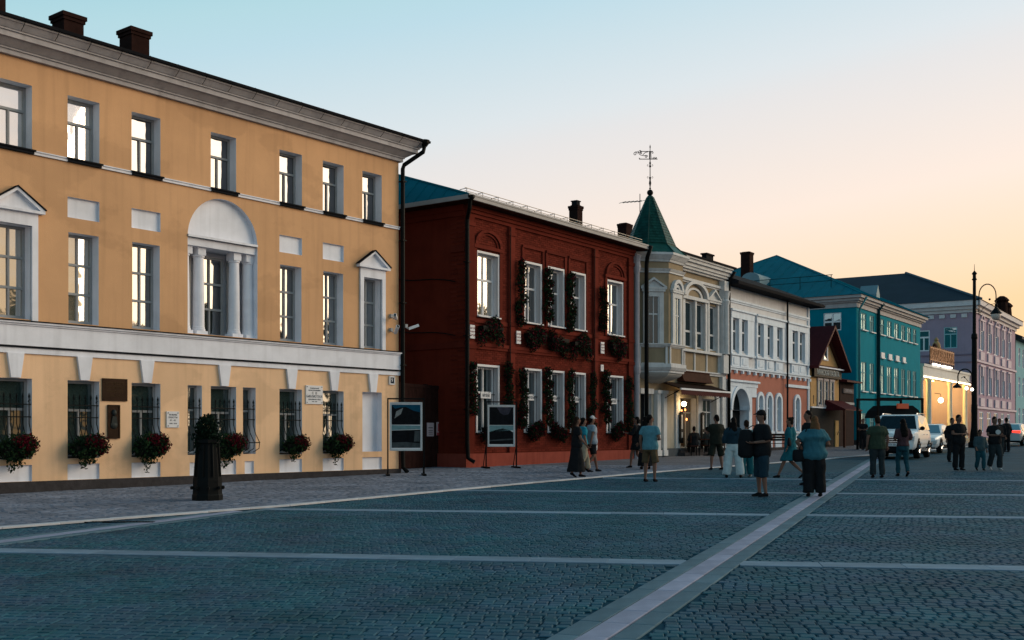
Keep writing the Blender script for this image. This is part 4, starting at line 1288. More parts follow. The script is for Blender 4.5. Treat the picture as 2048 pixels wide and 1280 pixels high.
mb = MB(); mb.box(0, WW, -.05, .02, 7.62, 7.7); mb.box(0, WW, -.1, .02, 7.7, 7.8); mb.done('frieze_moulding', off_w, WB)
mb = MB(); mb.box(WW - .2, WW, -.08, .02, .3, 8.4); mb.done('corner_strip', off_w, WB)
mb = MB()
mb.prism([(-.75, 8.42), (-.78, 8.56), (3.5, 10.3), (10.3, 8.6), (10.3, 8.42)], -.1, WW + .75, 'x')
mb.done('roof', dark_mt, WB)
pipe(WB, 'downpipe', [(8.28, -.18, 8.4), (8.28, -.18, .3)], .055, dark_mt)
mb = MB(); mb.box(0, WW, -.08, .3, -.4, .25); mb.done('plinth', stone_dk, WB)
e = sign_on(WB, 'projecting_sign', 'small dark projecting sign at the right end of the salmon house', WW - .25, 2.75, .06, .5, black_mt, -.4)

# ------------------------------------------------------------------ gabled wooden shop
SB = bld('gabled_shop', 'small ochre shop with steep dark maroon gable', 17.61, 65.9, 55.97, .739)
SW, EZ, AZ = 5.5, 5.0, 7.35
mb = MB(); mb.box(.1, SW - .1, .002, 9, -.3, EZ)
mb.prism([(.1, EZ), (SW - .1, EZ), (SW / 2, AZ - .25)], .0, 9, 'y'); mb.done('body', shop_yel, SB)
mb = MB()
for s in (-1, 1):
    e0 = SW / 2 + s * (SW / 2 + .35)
    mb.prism([(e0, EZ - .28), (e0, EZ - .12), (SW / 2, AZ + .12), (SW / 2, AZ - .08)], -.65, 9.2, 'y')
mb.done('roof', maroon, SB)
mb = MB()
for s in (-1, 1):
    e0 = SW / 2 + s * (SW / 2 - .15)
    mb.prism([(e0, EZ - .05), (e0 + s * .25, EZ - .05), (SW / 2, AZ - .12), (SW / 2, AZ - .45)], -.12, .0, 'y')
mb.box(.1, SW - .1, -.14, 0, EZ - .25, EZ + .02); mb.done('bargeboard', wood_dk, SB)
mb = MB(); mb.box(.0, SW, -.3, 0, 4.84, 4.92); mb.done('moulding', white_st, SB)
mb = MB(); mb.box(2.3, 3.2, -.06, 0, 5.35, 5.43); mb.box(2.35, 2.5, -.05, 0, 5.43, 6.3); mb.box(3.0, 3.15, -.05, 0, 5.43, 6.3); mb.box(2.35, 3.15, -.05, 0, 6.3, 6.42); mb.done('gable_window', white_pt, SB)
mb = MB(); mb.box(2.5, 3.0, -.02, 0.001, 5.43, 6.3); mb.done('gable_pane', gl_blue, SB)
sgn = ob('shop_sign', None, None, None, None, 'black shop sign with pale letters under the maroon gable', 'sign')
sgn.matrix_world = SB.matrix_basis @ Matrix.Translation((.2, -.16, 4.28))
mb = MB(); mb.box(0, 5.1, -.04, .1, 0, .55); mb.done('board', black_mt, sgn)
text('lettering', 'МУЖСКАЯ ПАЛАТА', .46, M('sign_letters', (.45, .48, .48), .6), sgn, (2.55, -.05, .27), ext=.006, sx=.93)
for x in (1.35, 2.45, 3.6):
    mb = MB(); mb.box(x - .12, x, -.08, 0, 2.6, 4.1); mb.box(x + .55, x + .67, -.08, 0, 2.6, 4.1); mb.box(x - .16, x + .71, -.1, 0, 4.1, 4.24); mb.box(x - .16, x + .71, -.12, 0, 2.5, 2.6); mb.done('window_surround', M('carved_pale', (.38, .34, .34), .8, .15, 4), SB)
    window(SB, x, x + .55, 2.6, 4.1, -.05, 1, (.6, .4), mat=grey_pt, glass=GLASS('glass_shop', (.03, .035, .04), .0, tint=(.2, .24, .26)))
mb = MB(); mb.box(.05, SW - .05, -.06, 0, -.3, 2.42); mb.done('shop_front', M('shop_dark', (.016, .018, .02), .7, .2, 2), SB)
mb = MB(); mb.box(.1, SW, -.1, 0, 2.42, 2.5); mb.done('string', white_st, SB)
mb = MB(); mb.box(4.35, 5.0, -.12, -.06, -.2, 1.7); mb.done('door', M('door_ochre', (.36, .24, .10), .7, .15, 3), SB)
mb = MB(); mb.tube([(4.45, -.2, .8), (4.5, -.25, 1.0), (4.9, -.25, 1.0)], .02, 5); mb.done('door_rail', black_mt, SB)
mb = MB(); mb.prism([(-.06, 2.95), (-.06, 2.9), (-1.3, 2.3), (-1.3, 2.36)], 2.6, 6.0, 'x'); mb.prism([(-.06, 2.9), (-1.28, 2.3), (-.06, 2.3)], 2.62, 2.66, 'x'); mb.done('porch_roof', maroon, SB)
for x in (2.7, 5.9):
    mb = MB(); mb.box(x - .06, x + .06, -1.25, -1.13, -.2, 2.32); mb.done('porch_post', wood_dk, SB)
AX = bld('shop_annex', 'low dark brown annex with a pale sign beside the gabled shop', 17.61 + 5.6 * .5597, 65.9 + 5.6 * .8287, 55.97, .79)
mb = MB(); mb.box(.0, 2.9, .0, 6, -.3, 4.2); mb.done('body', M('annex_dark', (.028, .018, .018), .8, .2, 2), AX)
mb = MB(); mb.prism([(-.5, 4.1), (-.5, 4.2), (3, 4.9), (6.2, 4.2)], -.1, 3.1, 'x'); mb.done('roof', maroon, AX)
mb = MB(); mb.box(.5, 2.6, -.08, 0, 3.42, 3.72); s_ = mb.done('sign_panel', M('annex_sign', (.10, .09, .095), .7), AX)
text('lettering', 'СУВЕНИРЫ', .26, M('annex_letters', (.36, .34, .36), .6), s_, (1.55, -.085, 3.57), ext=.004)
mb = MB(); mb.box(.1, 2.8, -.06, 0, 2.7, 2.85); mb.done('string', grey_pt, AX)

# ------------------------------------------------------------------ teal house
TB = bld('teal_house', 'large teal stucco house with hipped teal metal roof', 23.14, 75, 56.5, .841)
TW, TD, TH = 17.5, 17.5, 9.55
cx = [(1.2, 2.4), (3.3, 4.3), (5.7, 6.9), (7.7, 8.9), (9.7, 10.9), (11.7, 12.8), (13.5, 14.6), (15.2, 16.2)]
ops = []
for a, b in cx: ops += [(a, b, 7.0 + .9, 9.05, .12, False), (a, b, 3.7, 5.7, .12, False), (a, b, .6, 2.2, .12, False)]
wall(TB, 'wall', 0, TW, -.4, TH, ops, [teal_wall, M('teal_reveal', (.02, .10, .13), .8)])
wall(TB, 'side_wall', 0, TD, -.4, TH, [(1.0, 2.2, 7.8, 9.0, .12, False)], [teal_wall, white_pt], side=0)
mb = MB(); mb.box(.13, TW, .13, TD, -.4, TH); mb.done('back_wall', teal_wall, TB)
tglass = GLASS('glass_teal', (.17, .29, .31), .0, tint=(.3, .4, .42))
tfr = M('teal_frame', (.10, .25, .29), .6)
for a, b in cx:
    for z0, z1 in ((7.9, 9.05), (3.7, 5.7), (.6, 2.2)):
        window(TB, a, b, z0, z1, .03, 2, (.65, .35), mat=tfr, glass=tglass, bar=.06)
        if z0 > 3:
            mb = MB(); mb.box(a - .08, b + .08, -.14, .06, z0 - .07, z0 - .002); mb.done('sill', white_pt, TB)
for a, b in cx[2:6]:
    mb = MB(); mb.box(a + .15, b - .15, -.1, .0, 6.25, 6.62); mb.box(a + .1, b - .05, -.14, 0, 6.18, 6.25); mb.done('vent_box', white_pt, TB)
sw = ob('side_window', None, TB, (0, 0, 0), R(-90))
e = window(sw, -2.2, -1.0, 7.8, 9.0, .02, 2, (.5, .5), mat=white_pt, glass=gl_blue, bar=.12)
moulding(TB, 'cornice', 0, TW, [(9.3, 9.62, .08), (9.62, 9.72, .2), (9.72, 9.9, .34), (9.9, 10.1, .5)], M('teal_cornice', (.36, .35, .36), .8, .1, 2, streak=.15), yb=TD)
hip_roof(TB, 'roof', -.6, TW + .6, -.6, TD + .6, 10.1, 4.6, teal_roof, .8)
mb = MB()
for z, d in ((.45, .0), (.85, .0)):
    mb.tube([(1.0, 1.9, 10.1 + .8 + z), (1.0, 15.5, 10.1 + .8 + z)], .025, 4)
for i in range(7): mb.tube([(1.0, 2 + i * 2.2, 10.8), (1.0, 2 + i * 2.2, 11.75)], .03, 4)
mb.done('snow_rail', M('teal_rail', (.01, .05, .06), .5), TB)
for x, y in ((2.0, 7.9), (10.1, 1.6)):
    mb = MB(); n = 8
    if x < 3:
        pr = [(y - .7, 11.2), (y + .7, 11.2), (y + .7, 11.9)] + [(y + .7 * math.cos(math.pi * q / n), 11.9 + .5 * math.sin(math.pi * q / n)) for q in range(1, n)] + [(y - .7, 11.9)]
        mb.prism(pr, x - .9, x + 2.0, 'x')
    else:
        pr = [(x - .45, 10.9), (x + .45, 10.9), (x + .45, 11.3), (x, 12.0), (x - .45, 11.3)]
        mb.prism(pr, y - .3, y + 1.0, 'y')
    mb.done('dormer', M('dormer_pale', (.16, .24, .28), .5), TB)
chimney(TB, 3.0, 8.9, 11.3, 14.2, .75, .7, chim_m, .05)
pipe(TB, 'downpipe', [(.5, -.6, 10), (.35, -.2, 9.3), (.35, -.12, 9), (.35, -.12, .2)], .07, M('teal_pipe', (.06, .2, .23), .5))
pipe(TB, 'downpipe', [(4.95, -.5, 10), (4.95, -.14, 9.5), (4.95, -.14, .2)], .12, M('dark_pipe', (.006, .04, .05), .5))
mb = MB(); mb.box(-.06, TW, -.08, .1, -.4, .35); mb.box(-.06, 0, .1, TD, -.4, .35); mb.done('plinth', stone_dk, TB)

# ------------------------------------------------------------------ lit portico between the teal and the mauve house
PB = bld('cafe_portico', 'white portico glowing orange inside with round columns', 33.0, 90.2, 56.5, 1.01)
PL = 19.2
warm_w = M('portico_plaster', (.32, .17, .025), .8, .12, 1.5)
pw = M('portico_white', (.55, .54, .52), .7, .08, 2)
mb = MB(); mb.box(0, PL, -.2, 5.0, 5.95, 6.0); mb.box(0, PL, -.25, .25, 5.2, 6.1); mb.box(0, PL, -.34, .3, 6.1, 6.3); mb.done('entablature', pw, PB)
mb = MB(); mb.box(0, PL, 5.0, 5.2, -.4, 6.0); mb.box(PL, PL + .2, .25, 5.2, -.4, 6.0); mb.done('inner_wall', warm_w, PB)
mb = MB(); mb.box(-.2, PL, -.6, 5, -.4, .12); mb.done('floor', stone_dk, PB)
for x in (.3, 3.0, 10.8, 17.1):
    mb = MB(); mb.lathe([(.28, .12), (.28, .3), (.22, .4), (.21, 2.2), (.18, 4.9), (.25, 5.0), (.28, 5.2)], (x, 0, 0), 16); mb.done('column', pw, PB, smooth=True)
led = EMIT('led_strip', (1, .80, .5), 7)
mb = MB(); mb.box(.2, PL - .2, -.29, -.26, 5.2, 5.3); mb.done('light_strip', led, PB)
for x0, x1 in ((2.6, 5.2), (6.0, 9.6)):
    mb = MB(); mb.box(x0, x1, -.45, -.36, 6.32, 6.44); mb.done('light_tube', EMIT('tube_white', (1, .93, .82), 5), PB)
for x in (3.0, 9.0, 15.0):
    l = bpy.data.lights.new('portico_lamp', 'POINT'); l.energy = 1000; l.color = (1, .66, .18); l.shadow_soft_size = .3
    o = bpy.data.objects.new('portico_light', l); COL.objects.link(o); o.parent = PB; o.location = (x, 2.6, 5.0)
    mb = MB(); mb.lathe([(.12, 5.92), (.3, 5.55), (.3, 5.5), (.02, 5.5)], (x, 2.6, 0), 12); mb.done('ceiling_lamp', EMIT('portico_bulb', (1, .6, .22), 8), PB)
mb = MB(); mb.box(.0, PL, 4.9, 5.0, .12, 1.7); mb.done('wainscot', wood_dk, PB)
for x, y in ((2.2, 4.88), (8.2, 4.88), (13.4, 4.88)):
    mb = MB(); mb.box(x, x + 1.6, y - .06, y, .12, 3.0); mb.box(x + .15, x + 1.45, y - .09, y - .06, .4, 2.8); mb.done('door', wood_dk, PB)
for i in range(11):   # carved balcony panels above
    mb = MB(); x = 3.0 + i * .82
    mb.box(x, x + .78, -.12, -.04, 6.75, 6.85); mb.box(x, x + .78, -.12, -.04, 7.75, 7.87); mb.box(x, x + .07, -.12, -.04, 6.45, 7.95); mb.box(x + .71, x + .78, -.12, -.04, 6.45, 7.95)
    r = random.Random(i)
    for q in range(5):
        mb.tube([(x + r.uniform(.1, .68), -.08, 6.85), (x + r.uniform(.1, .68), -.08, 7.3), (x + r.uniform(.1, .68), -.08, 7.75)], .045, 5)
    mb.tube([(x + .39 + .2 * math.cos(q), -.08, 7.3 + .25 * math.sin(q)) for q in np.linspace(0, 6.28, 10)], .04, 5)
    mb.done('railing_panel', M('carved_bronze', (.17, .085, .045), .5, .3, 6, metal=.3), PB)
fig_ = fig = ob('ornament', None, None, None, None, 'pale ornament standing on the balcony above the portico', 'ornament')
fig.matrix_world = PB.matrix_basis @ Matrix.Translation((7.0, .3, 7.9))
fig.scale = (.7, .7, .7)
mb = MB(); mb.lathe([(.45, 0), (.5, .3), (.42, .7), (.2, 1.0), (.28, 1.15), (.1, 1.4), (.02, 1.5)], (0, 0, 0), 10); mb.done('finial', M('ornament_gold', (.35, .22, .1), .6), fig)
mb = MB(); mb.ball((-.8, 0, .2), (.4, .3, .5)); mb.ball((.9, 0, .2), (.45, .3, .4)); mb.done('scroll', wood_dk, fig)
for k, x in enumerate((3.9, 17.4)):
    e = ob('portico_lantern', None, None, None, None, ['bright round lantern at the left portico column', 'small bright lantern at the right end of the portico'][k], 'lamp')
    e.matrix_world = PB.matrix_basis @ Matrix.Translation((x, -.75, 3.4 if k == 0 else 4.9))
    rr = .22 if k == 0 else .13
    mb = MB(); mb.ball((0, 0, 0), rr, 12); mb.done('globe', EMIT('globe_white', (1, .86, .6), 9), e, smooth=True)
    mb = MB(); mb.tube([(0, 0, rr), (0, 0, rr + .3), (0, .5, rr + .4)], .03, 5); mb.done('bracket', black_mt, e)

# ------------------------------------------------------------------ mauve house
PK = bld('mauve_house', 'tall mauve house with pale eaves behind the street lamp', 43.51, 105, 57.11, 1.177)
PW, PD, PH = 23.6, 30, 12.0
cx = [(2.7, 4.6), (6.7, 8.7), (10.5, 12.6), (14.5, 16.3), (18.3, 20.1)]
ops = [(a, b, 8.5, 11.3, .2, False) for a, b in cx] + [(a, b, 4.3, 6.9, .2, False) for a, b in cx] + [(a, b, .6, 2.6, .2, False) for a, b in cx]
wall(PK, 'wall', 0, PW, -.4, PH, ops, [pink_wall, white_st])
wall(PK, 'side_wall', 0, PD, -.4, PH, [(1.5, 2.7, 8.6, 10.6, .2, False), (4.0, 5.1, 8.4, 10.4, .2, False)], [pink_wall, white_st], side=0)
mb = MB(); mb.box(.21, PW, .21, PD, -.4, PH); mb.done('back_wall', pink_wall, PK)
pgl = GLASS('glass_mauve', (.09, .11, .13), .15)
for a, b in cx:
    for z0, z1 in ((8.5, 11.3), (4.3, 6.9), (.6, 2.6)):
        window(PK, a, b, z0, z1, .05, 2, (.7, .3), mat=white_st, glass=pgl, bar=.12, outer=.1)
    mb = MB()
    for z in (11.3, 6.9):
        mb.box(a - .3, b + .3, -.18, 0, z + .02, z + .2)
        if z > 10: arch_band(mb, (a + b) / 2, .55, .85, z + .2, -.2, 0, 10, .6)
        mb.box(a - .25, a, -.12, 0, z - 2.7, z); mb.box(b, b + .25, -.12, 0, z - 2.7, z)
        mb.box((a + b) / 2 - .25, (a + b) / 2 + .25, -.2, 0, z - .9, z)
    mb.box(a - .1, b + .1, -.14, 0, 7.55, 8.35); mb.box(a - .1, b + .1, -.14, 0, 3.1, 3.9)
    mb.done('window_surround', M('mauve_trim', (.48, .42, .48), .8), PK)
mb = MB(); mb.box(-.1, PW, -.16, 0, 7.3, 7.5); mb.box(-.1, PW, -.16, 0, 2.85, 3.05); mb.done('belt', M('mauve_trim', (.42, .36, .40), .8), PK)
e = ob('side_window', None, PK, (0, 0, 0), R(-90))
window(e, -2.7, -1.5, 8.6, 10.6, .04, 2, (.68, .32), mat=M('window_cyan', (.25, .42, .46), .6), glass=gl_blue, swap={1: 1}, bar=.10, outer=.08)
mb = MB(); mb.box(-.12, 0, .0, PD, 7.9, 8.0); mb.box(-.10, 0, .0, PD, 7.2, 7.3); mb.done('side_belt', M('mauve_dark_trim', (.20, .15, .2), .8), PK)  # darker mauve bands along the side wall
window(e, -5.1, -4.0, 8.4, 10.4, .04, 2, (.68, .32), mat=white_pt, glass=gl_mid, swap={1: 1}, bar=.16, outer=.1)
pale_e = M('pale_eaves', (.52, .50, .52), .8, .1, 2)
moulding(PK, 'cornice', 0, PW, [(11.9, 12.2, .15), (12.2, 12.5, .4), (12.5, 13.0, .7)], pale_e, yb=PD)
mb = MB()
for y in np.arange(.6, PD, 1.0): mb.box(-.16, 0, y, y + .5, 11.45, 11.8)
mb.done('dentils', pale_e, PK, kind='stuff')
slate = M('slate_roof', (.022, .032, .046), .55, .15, .6)
mb = MB()
hx = 8.2
mb.face([(-.8, -.8, 13), (hx * 2 + .8, -.8, 13), (hx, hx, 17.2)]); mb.face([(-.8, PD, 13), (-.8, -.8, 13), (hx, hx, 17.2), (hx, PD, 17.2)]); mb.face([(hx * 2 + .8, -.8, 13), (hx * 2 + .8, PD, 13), (hx, PD, 17.2), (hx, hx, 17.2)]); mb.face([(hx * 2 + .8, PD, 13), (-.8, PD, 13), (hx, PD, 17.2)])
rf = fixn(mb.done('roof', slate, PK))
mb = MB(); mb.prism([(-.8, 13), (7, 17.0), (14, 13)], 12, PW + .8, 'x'); mb.done('roof', M('dark_green_roof', (.01, .02, .022), .6), PK)
mb = MB(); mb.tube([(-.8, -.8, 13.05), (hx, hx, 17.25)], .12, 5); mb.done('hip_cap', M('cap_blue', (.06, .1, .13), .5), rf)
for x, z in ((20.6, 15.6), (23.0, 15.2)):
    mb = MB(); mb.lathe([(.7, 13.2), (.6, z - .7), (.8, z - .5), (.55, z - .2), (.25, z)], (x, .9, 0), 8); mb.done('chimney', chim_m, PK)
chimney(PK, 8.2, 24, 16.6, 18.2, 1.0, 1.2, chim_m)
# pale blue house beyond, only its edge in the picture
BB = bld('pale_blue_house', 'edge of a pale blue house at the far right behind the mauve house', 57.6, 127.5, 57.5, 1.4)
bl = M('pale_blue_stucco', (.16, .32, .38), .85, .08, 1)
wall(BB, 'wall', 0, 20, -.4, 11.0, [(a, a + 1.4, z, z + 2.2, .2, False) for a in (2, 5, 8, 11, 14, 17) for z in (1.0, 4.6, 8)], [bl, white_st])
for a in (2, 5, 8, 11, 14, 17):
    for z in (1.0, 4.6, 8): window(BB, a, a + 1.4, z, z + 2.2, .1, 2, (.7, .3), mat=white_st, glass=gl_blue, bar=.14)
mb = MB(); mb.box(0, 20, .25, 14, -.4, 11); mb.done('back_wall', bl, BB)
mb = MB(); mb.prism([(-.8, 11), (-.8, 11.3), (7, 14.8), (14.8, 11)], -.8, 20.8, 'x'); mb.done('roof', slate, BB)
mb = MB(); mb.box(-3.0, -.1, .6, 3, -.4, 8.0); mb.done('gate_block', M('dark_block', (.012, .012, .014), .8), BB)

# ------------------------------------------------------------------ the other side of the square, out of frame to the right: mirrored in the windows; the unseen house is placed to shade the far fronts
OB_ = bld('opposite_house', 'long two storey house across the square, out of frame on the right', 77, 104.6, 237, .95)
ops = [(a, a + 1.3, z, z + 2, .2, False) for a in range(2, 44, 3) for z in (1, 4.8)]
wall(OB_, 'wall', 0, 46, -.5, 8.0, ops, [M('opposite_stucco', (.22, .20, .18), .9), white_st], side=None)
mb = MB(); mb.box(0, 46, .25, 14, -.5, 8.0); mb.done('back_wall', M('opposite_back', (.05, .05, .05), .9), OB_)
mb = MB(); mb.prism([(-.8, 8.0), (7, 10.5), (14.8, 8.0)], -.8, 46.8, 'x'); mb.done('roof', dark_mt, OB_)
for a in range(2, 44, 3):
    for z in (1, 4.8): window(OB_, a, a + 1.3, z, z + 2, .12, 2, (.65, .35), mat=white_pt, glass=gl_dark)
bark = M('bark', (.03, .024, .018), .9, .2, 4)
tr = random.Random(5)
crowns = []
for s in range(3):
    bl_ = [((tr.uniform(-1.8, 1.8), tr.uniform(-1.8, 1.8), tr.uniform(1.6, 7.8)), (tr.uniform(1.2, 1.9),) * 2 + (tr.uniform(1.0, 1.5),)) for _ in range(16)]
    crowns.append(foliage_mesh('crown', bl_, 4200, .46, [tree_leaf], s))
tpos = [(56, -14, 1.4), (57, -7, 1.25), (58, 0, 1.5), (59, 7, 1.3), (59, 14, 1.45), (60, 21, 1.25), (60, 28, 1.4), (59, 35, 1.2), (57, 42, 1.35), (53, 49, 1.25), (50, 54, 1.3), (46.5, 58, 1.3)]
ords = ['first', 'second', 'third', 'fourth', 'fifth', 'sixth', 'seventh', 'eighth', 'ninth', 'tenth', 'eleventh', 'last']
for i, (x, y, s) in enumerate(tpos):
    t = ob('linden_tree', None, None, (x, y, gz(x, y)), tr.uniform(0, 6), 'broad linden across the square, %s of the row out of frame' % ords[i], 'tree', 'lindens across the square')
    t.scale = (s, s, s)
    ob('crown', crowns[i % 3], t)
    mb = MB(); mb.tube([(0, 0, -.2), (.05, 0, 1.5), (0, .05, 3), (.1, .1, 5), (0, .1, 7)], [.3, .22, .18, .12, .05], 8)
    for q in range(6):
        a = q * 1.05; mb.tube([(0, .05, 2.8 + q * .4), (1.0 * math.cos(a), 1.0 * math.sin(a), 4.2 + q * .4), (1.9 * math.cos(a), 1.9 * math.sin(a), 5.2 + q * .4)], [.1, .06, .03], 5)
    mb.done('trunk', bark, t)
# ------------------------------------------------------------------ flowers
def wm(par, x, y, z):
    return par.matrix_basis @ Matrix.Translation((x, y, z))
basket_f = []; basket_b = []
for s in range(3):
    r = random.Random(40 + s)
    bl_ = [((0, 0, 0), (.40, .27, .30)), ((.2, -.05, .05), (.26, .26, .26)), ((-.22, 0, -.05), (.22, .22, .22)), ((-.18, -.08, -.32), (.10, .10, .22)), ((-.14, -.08, -.5), (.05, .05, .12)), ((.05, .02, -.3), (.14, .12, .14))]
    basket_f.append(foliage_mesh('foliage', bl_, 1500, .075, [leaf_a, leaf_b], s))
    bb = [((.2, -.12, .06), (.27, .22, .24)), ((.02, -.16, .12), (.22, .14, .16))]  # red blossoms only on the right, the lit side put into their placement
    basket_b.append(foliage_mesh('blossoms', bb, 480, .06, [petal], 9 + s))
def basket(par, x, y, z, label, i, sx=1.0, group='flower baskets of the yellow building', name='flower_basket', box=True):
    e = ob(name, None, None, None, None, label, 'flowers', group)
    e.matrix_world = wm(par, x, y, z)
    vr = random.Random(i * 7 + 3)
    k_ = vr.uniform(.9, 1.12); e.scale = (sx * k_, k_, vr.uniform(.88, 1.12))
    if box:
        mb = MB(); mb.rings([[(-.32, -.1, -.2), (.32, -.1, -.2), (.32, .12, -.2), (-.32, .12, -.2)], [(-.36, -.14, .02), (.36, -.14, .02), (.36, .14, .02), (-.36, .14, .02)]]); mb.done('planter', black_mt, e)
    ob('foliage', basket_f[i % 3], e, kind='stuff'); ob('blossoms', basket_b[i % 3], e, kind='stuff')
    return e
for i, (x, lb) in enumerate(((-12.12, 'red flower basket at the leftmost ground floor window of the yellow building'), (-10.43, 'red flower basket left below the bronze plaque'), (-8.78, 'red flower basket at the window right of the bronze plaque'), (-6.49, 'red flower basket half hidden behind the black flower stand'), (-4.24, 'red flower basket at the window left of the museum plaque'), (-2.67, 'red flower basket at the window right of the museum plaque'))):
    basket(YB, x, -.18, .92, lb, i)
garl = []
for s in range(3):
    r = random.Random(70 + s)
    bl_ = [((r.uniform(-.06, .06), r.uniform(-.05, .05), -q * .23), (r.uniform(.13, .22), r.uniform(.12, .18), .2)) for q in range(9)]
    garl.append(foliage_mesh('foliage', bl_, 1300, .085, [leaf_a, leaf_b, petal], 20 + s, weights=[5, 3, 2.2]))
swag = []
for s in range(3):
    r = random.Random(80 + s)
    bl_ = [((r.uniform(-.5, .5), r.uniform(-.06, .06), r.uniform(-.3, .2)), (r.uniform(.2, .3), .18, r.uniform(.18, .3))) for q in range(9)]
    swag.append(foliage_mesh('foliage', bl_, 1500, .08, [leaf_a, leaf_b, petal], 30 + s, weights=[5, 2, 3.4]))
ups = ['leftmost', 'second', 'third', 'fourth', 'rightmost']
def garland(x, z, L, label, i, me=garl, sz=1.0):
    e = ob('hanging_flowers', None, None, None, None, label, 'flowers', 'flowers on the brick building')
    e.matrix_world = wm(RB, x, -.2, z)
    f = ob('foliage', me[i % 3], e, kind='stuff'); f.scale = (sz * random.uniform(.9, 1.15) * (1 if random.random() < .5 else -1), random.uniform(.9, 1.2), L * random.uniform(.92, 1.1))
    mb = MB()
    if me is garl: mb.tube([(0, .14, .1), (0, .06, .06), (0, 0, 0)], .012, 5); mb.lathe([(.05, -.05), (.09, .1), (.1, .1)], (0, 0, -.05), 8)
    else: mb.rings([[(-.5 * sz, -.08, -.12), (.5 * sz, -.08, -.12), (.5 * sz, .14, -.12), (-.5 * sz, .14, -.12)], [(-.55 * sz, -.1, .06), (.55 * sz, -.1, .06), (.55 * sz, .14, .06), (-.55 * sz, .14, .06)]])
    mb.done('bracket' if me is garl else 'planter', black_mt, e)
for i, (x, z, L, lb) in enumerate(((3.05, 7.35, 1.05, 'trailing plant on the pilaster left of the second upper brick house window'), (4.86, 7.25, 1.0, 'trailing plant between second and third upper windows of the brick building'), (6.43, 7.25, 1.0, 'trailing plant between third and fourth upper windows of the brick building'), (8.9, 7.0, .8, 'trailing plant on the right pilaster between upper windows'),
        (.25, 3.5, .9, 'trailing plant at the brick corner left of the lowest left window'), (2.3, 3.6, .8, 'trailing plant right of the leftmost lower brick house window'), (3.2, 3.4, 1.0, 'trailing plant left of the second lower brick house window'), (4.86, 3.5, 1.0, 'trailing plant between second and third lower brick house windows'), (6.45, 3.5, 1.0, 'trailing plant between third and fourth lower brick house windows'), (8.05, 3.5, 1.0, 'trailing plant right of the fourth lower brick house window'), (9.15, 3.6, 1.0, 'trailing plant left of the rightmost lower brick house window'), (11.05, 3.4, 1.0, 'trailing plant at the right end of the brick building, lower floor'))):
    garland(x, z, L, lb, i)
for i, (x, z, sz, lb) in enumerate(((1.25, 4.85, 1.1, 'red flower box under the leftmost upper brick house window'), (4.05, 4.8, 1.1, 'red flower box under the second upper brick house window'), (5.6, 4.75, 1.1, 'red flower box under the third upper brick house window'), (7.2, 4.7, 1.1, 'red flower box under the fourth upper brick house window'), (10.1, 4.8, 1.1, 'red flower box under the rightmost upper brick house window'))):
    garland(x, z, 1.25, lb, i, swag, sz)
for i, (a, b) in enumerate(up):
    garland((a + b) / 2, 1.35, 1.0, 'dark flower box on the sill of the %s lower brick house window' % ups[i], i, swag, .75)

# ------------------------------------------------------------------ black flower stand on the pavement
FS = ob('flower_stand', None, None, (-6.09, 22.3, gz(0, 22.3) + .03), .3, 'tall tapered black cast iron flower stand with round plant on top', 'flower stand')
mb = MB(); mb.lathe([(.30, 0), (.30, .10), (.285, .13), (.28, .36), (.28, .40), (.275, .46), (.26, .48)], (0, 0, 0), 8); mb.done('base', black_mt, FS)
mb = MB(); mb.lathe([(.27, .46), (.255, .7), (.235, .95), (.225, 1.12), (.25, 1.14), (.25, 1.2), (.2, 1.22)], (0, 0, 0), 8); mb.done('shaft', black_mt, FS)
mb = MB()
for q in range(8):
    a = R(q * 45 + 22.5) ; mb.tube([(.27 * math.cos(a), .27 * math.sin(a), .47), (.225 * math.cos(a), .225 * math.sin(a), 1.12)], .018, 5)
for q in range(8):
    a = R(q * 45); mb.ball((.30 * math.cos(a), .335 * math.sin(a), .25), .04, 6)
mb.done('ribs', black_mt, FS)
bl_ = [((-.02, 0, 1.42), (.29, .29, .26)), ((-.1, .05, 1.25), (.26, .26, .22)), ((.10, -.05, 1.2), (.22, .24, .22)), ((-.2, -.1, 1.05), (.10, .16, .24)), ((0, 0, 1.6), (.16, .16, .12)), ((.18, 0, 1.1), (.10, .14, .2))]
o = ob('foliage', foliage_mesh('foliage', bl_, 2600, .065, [M('stand_leaf', (.006, .012, .008), .7, .3, 8, island=.3), leaf_a], 77, weights=[3, 1]), FS, kind='stuff'); o.scale = (.80, .80, 1)

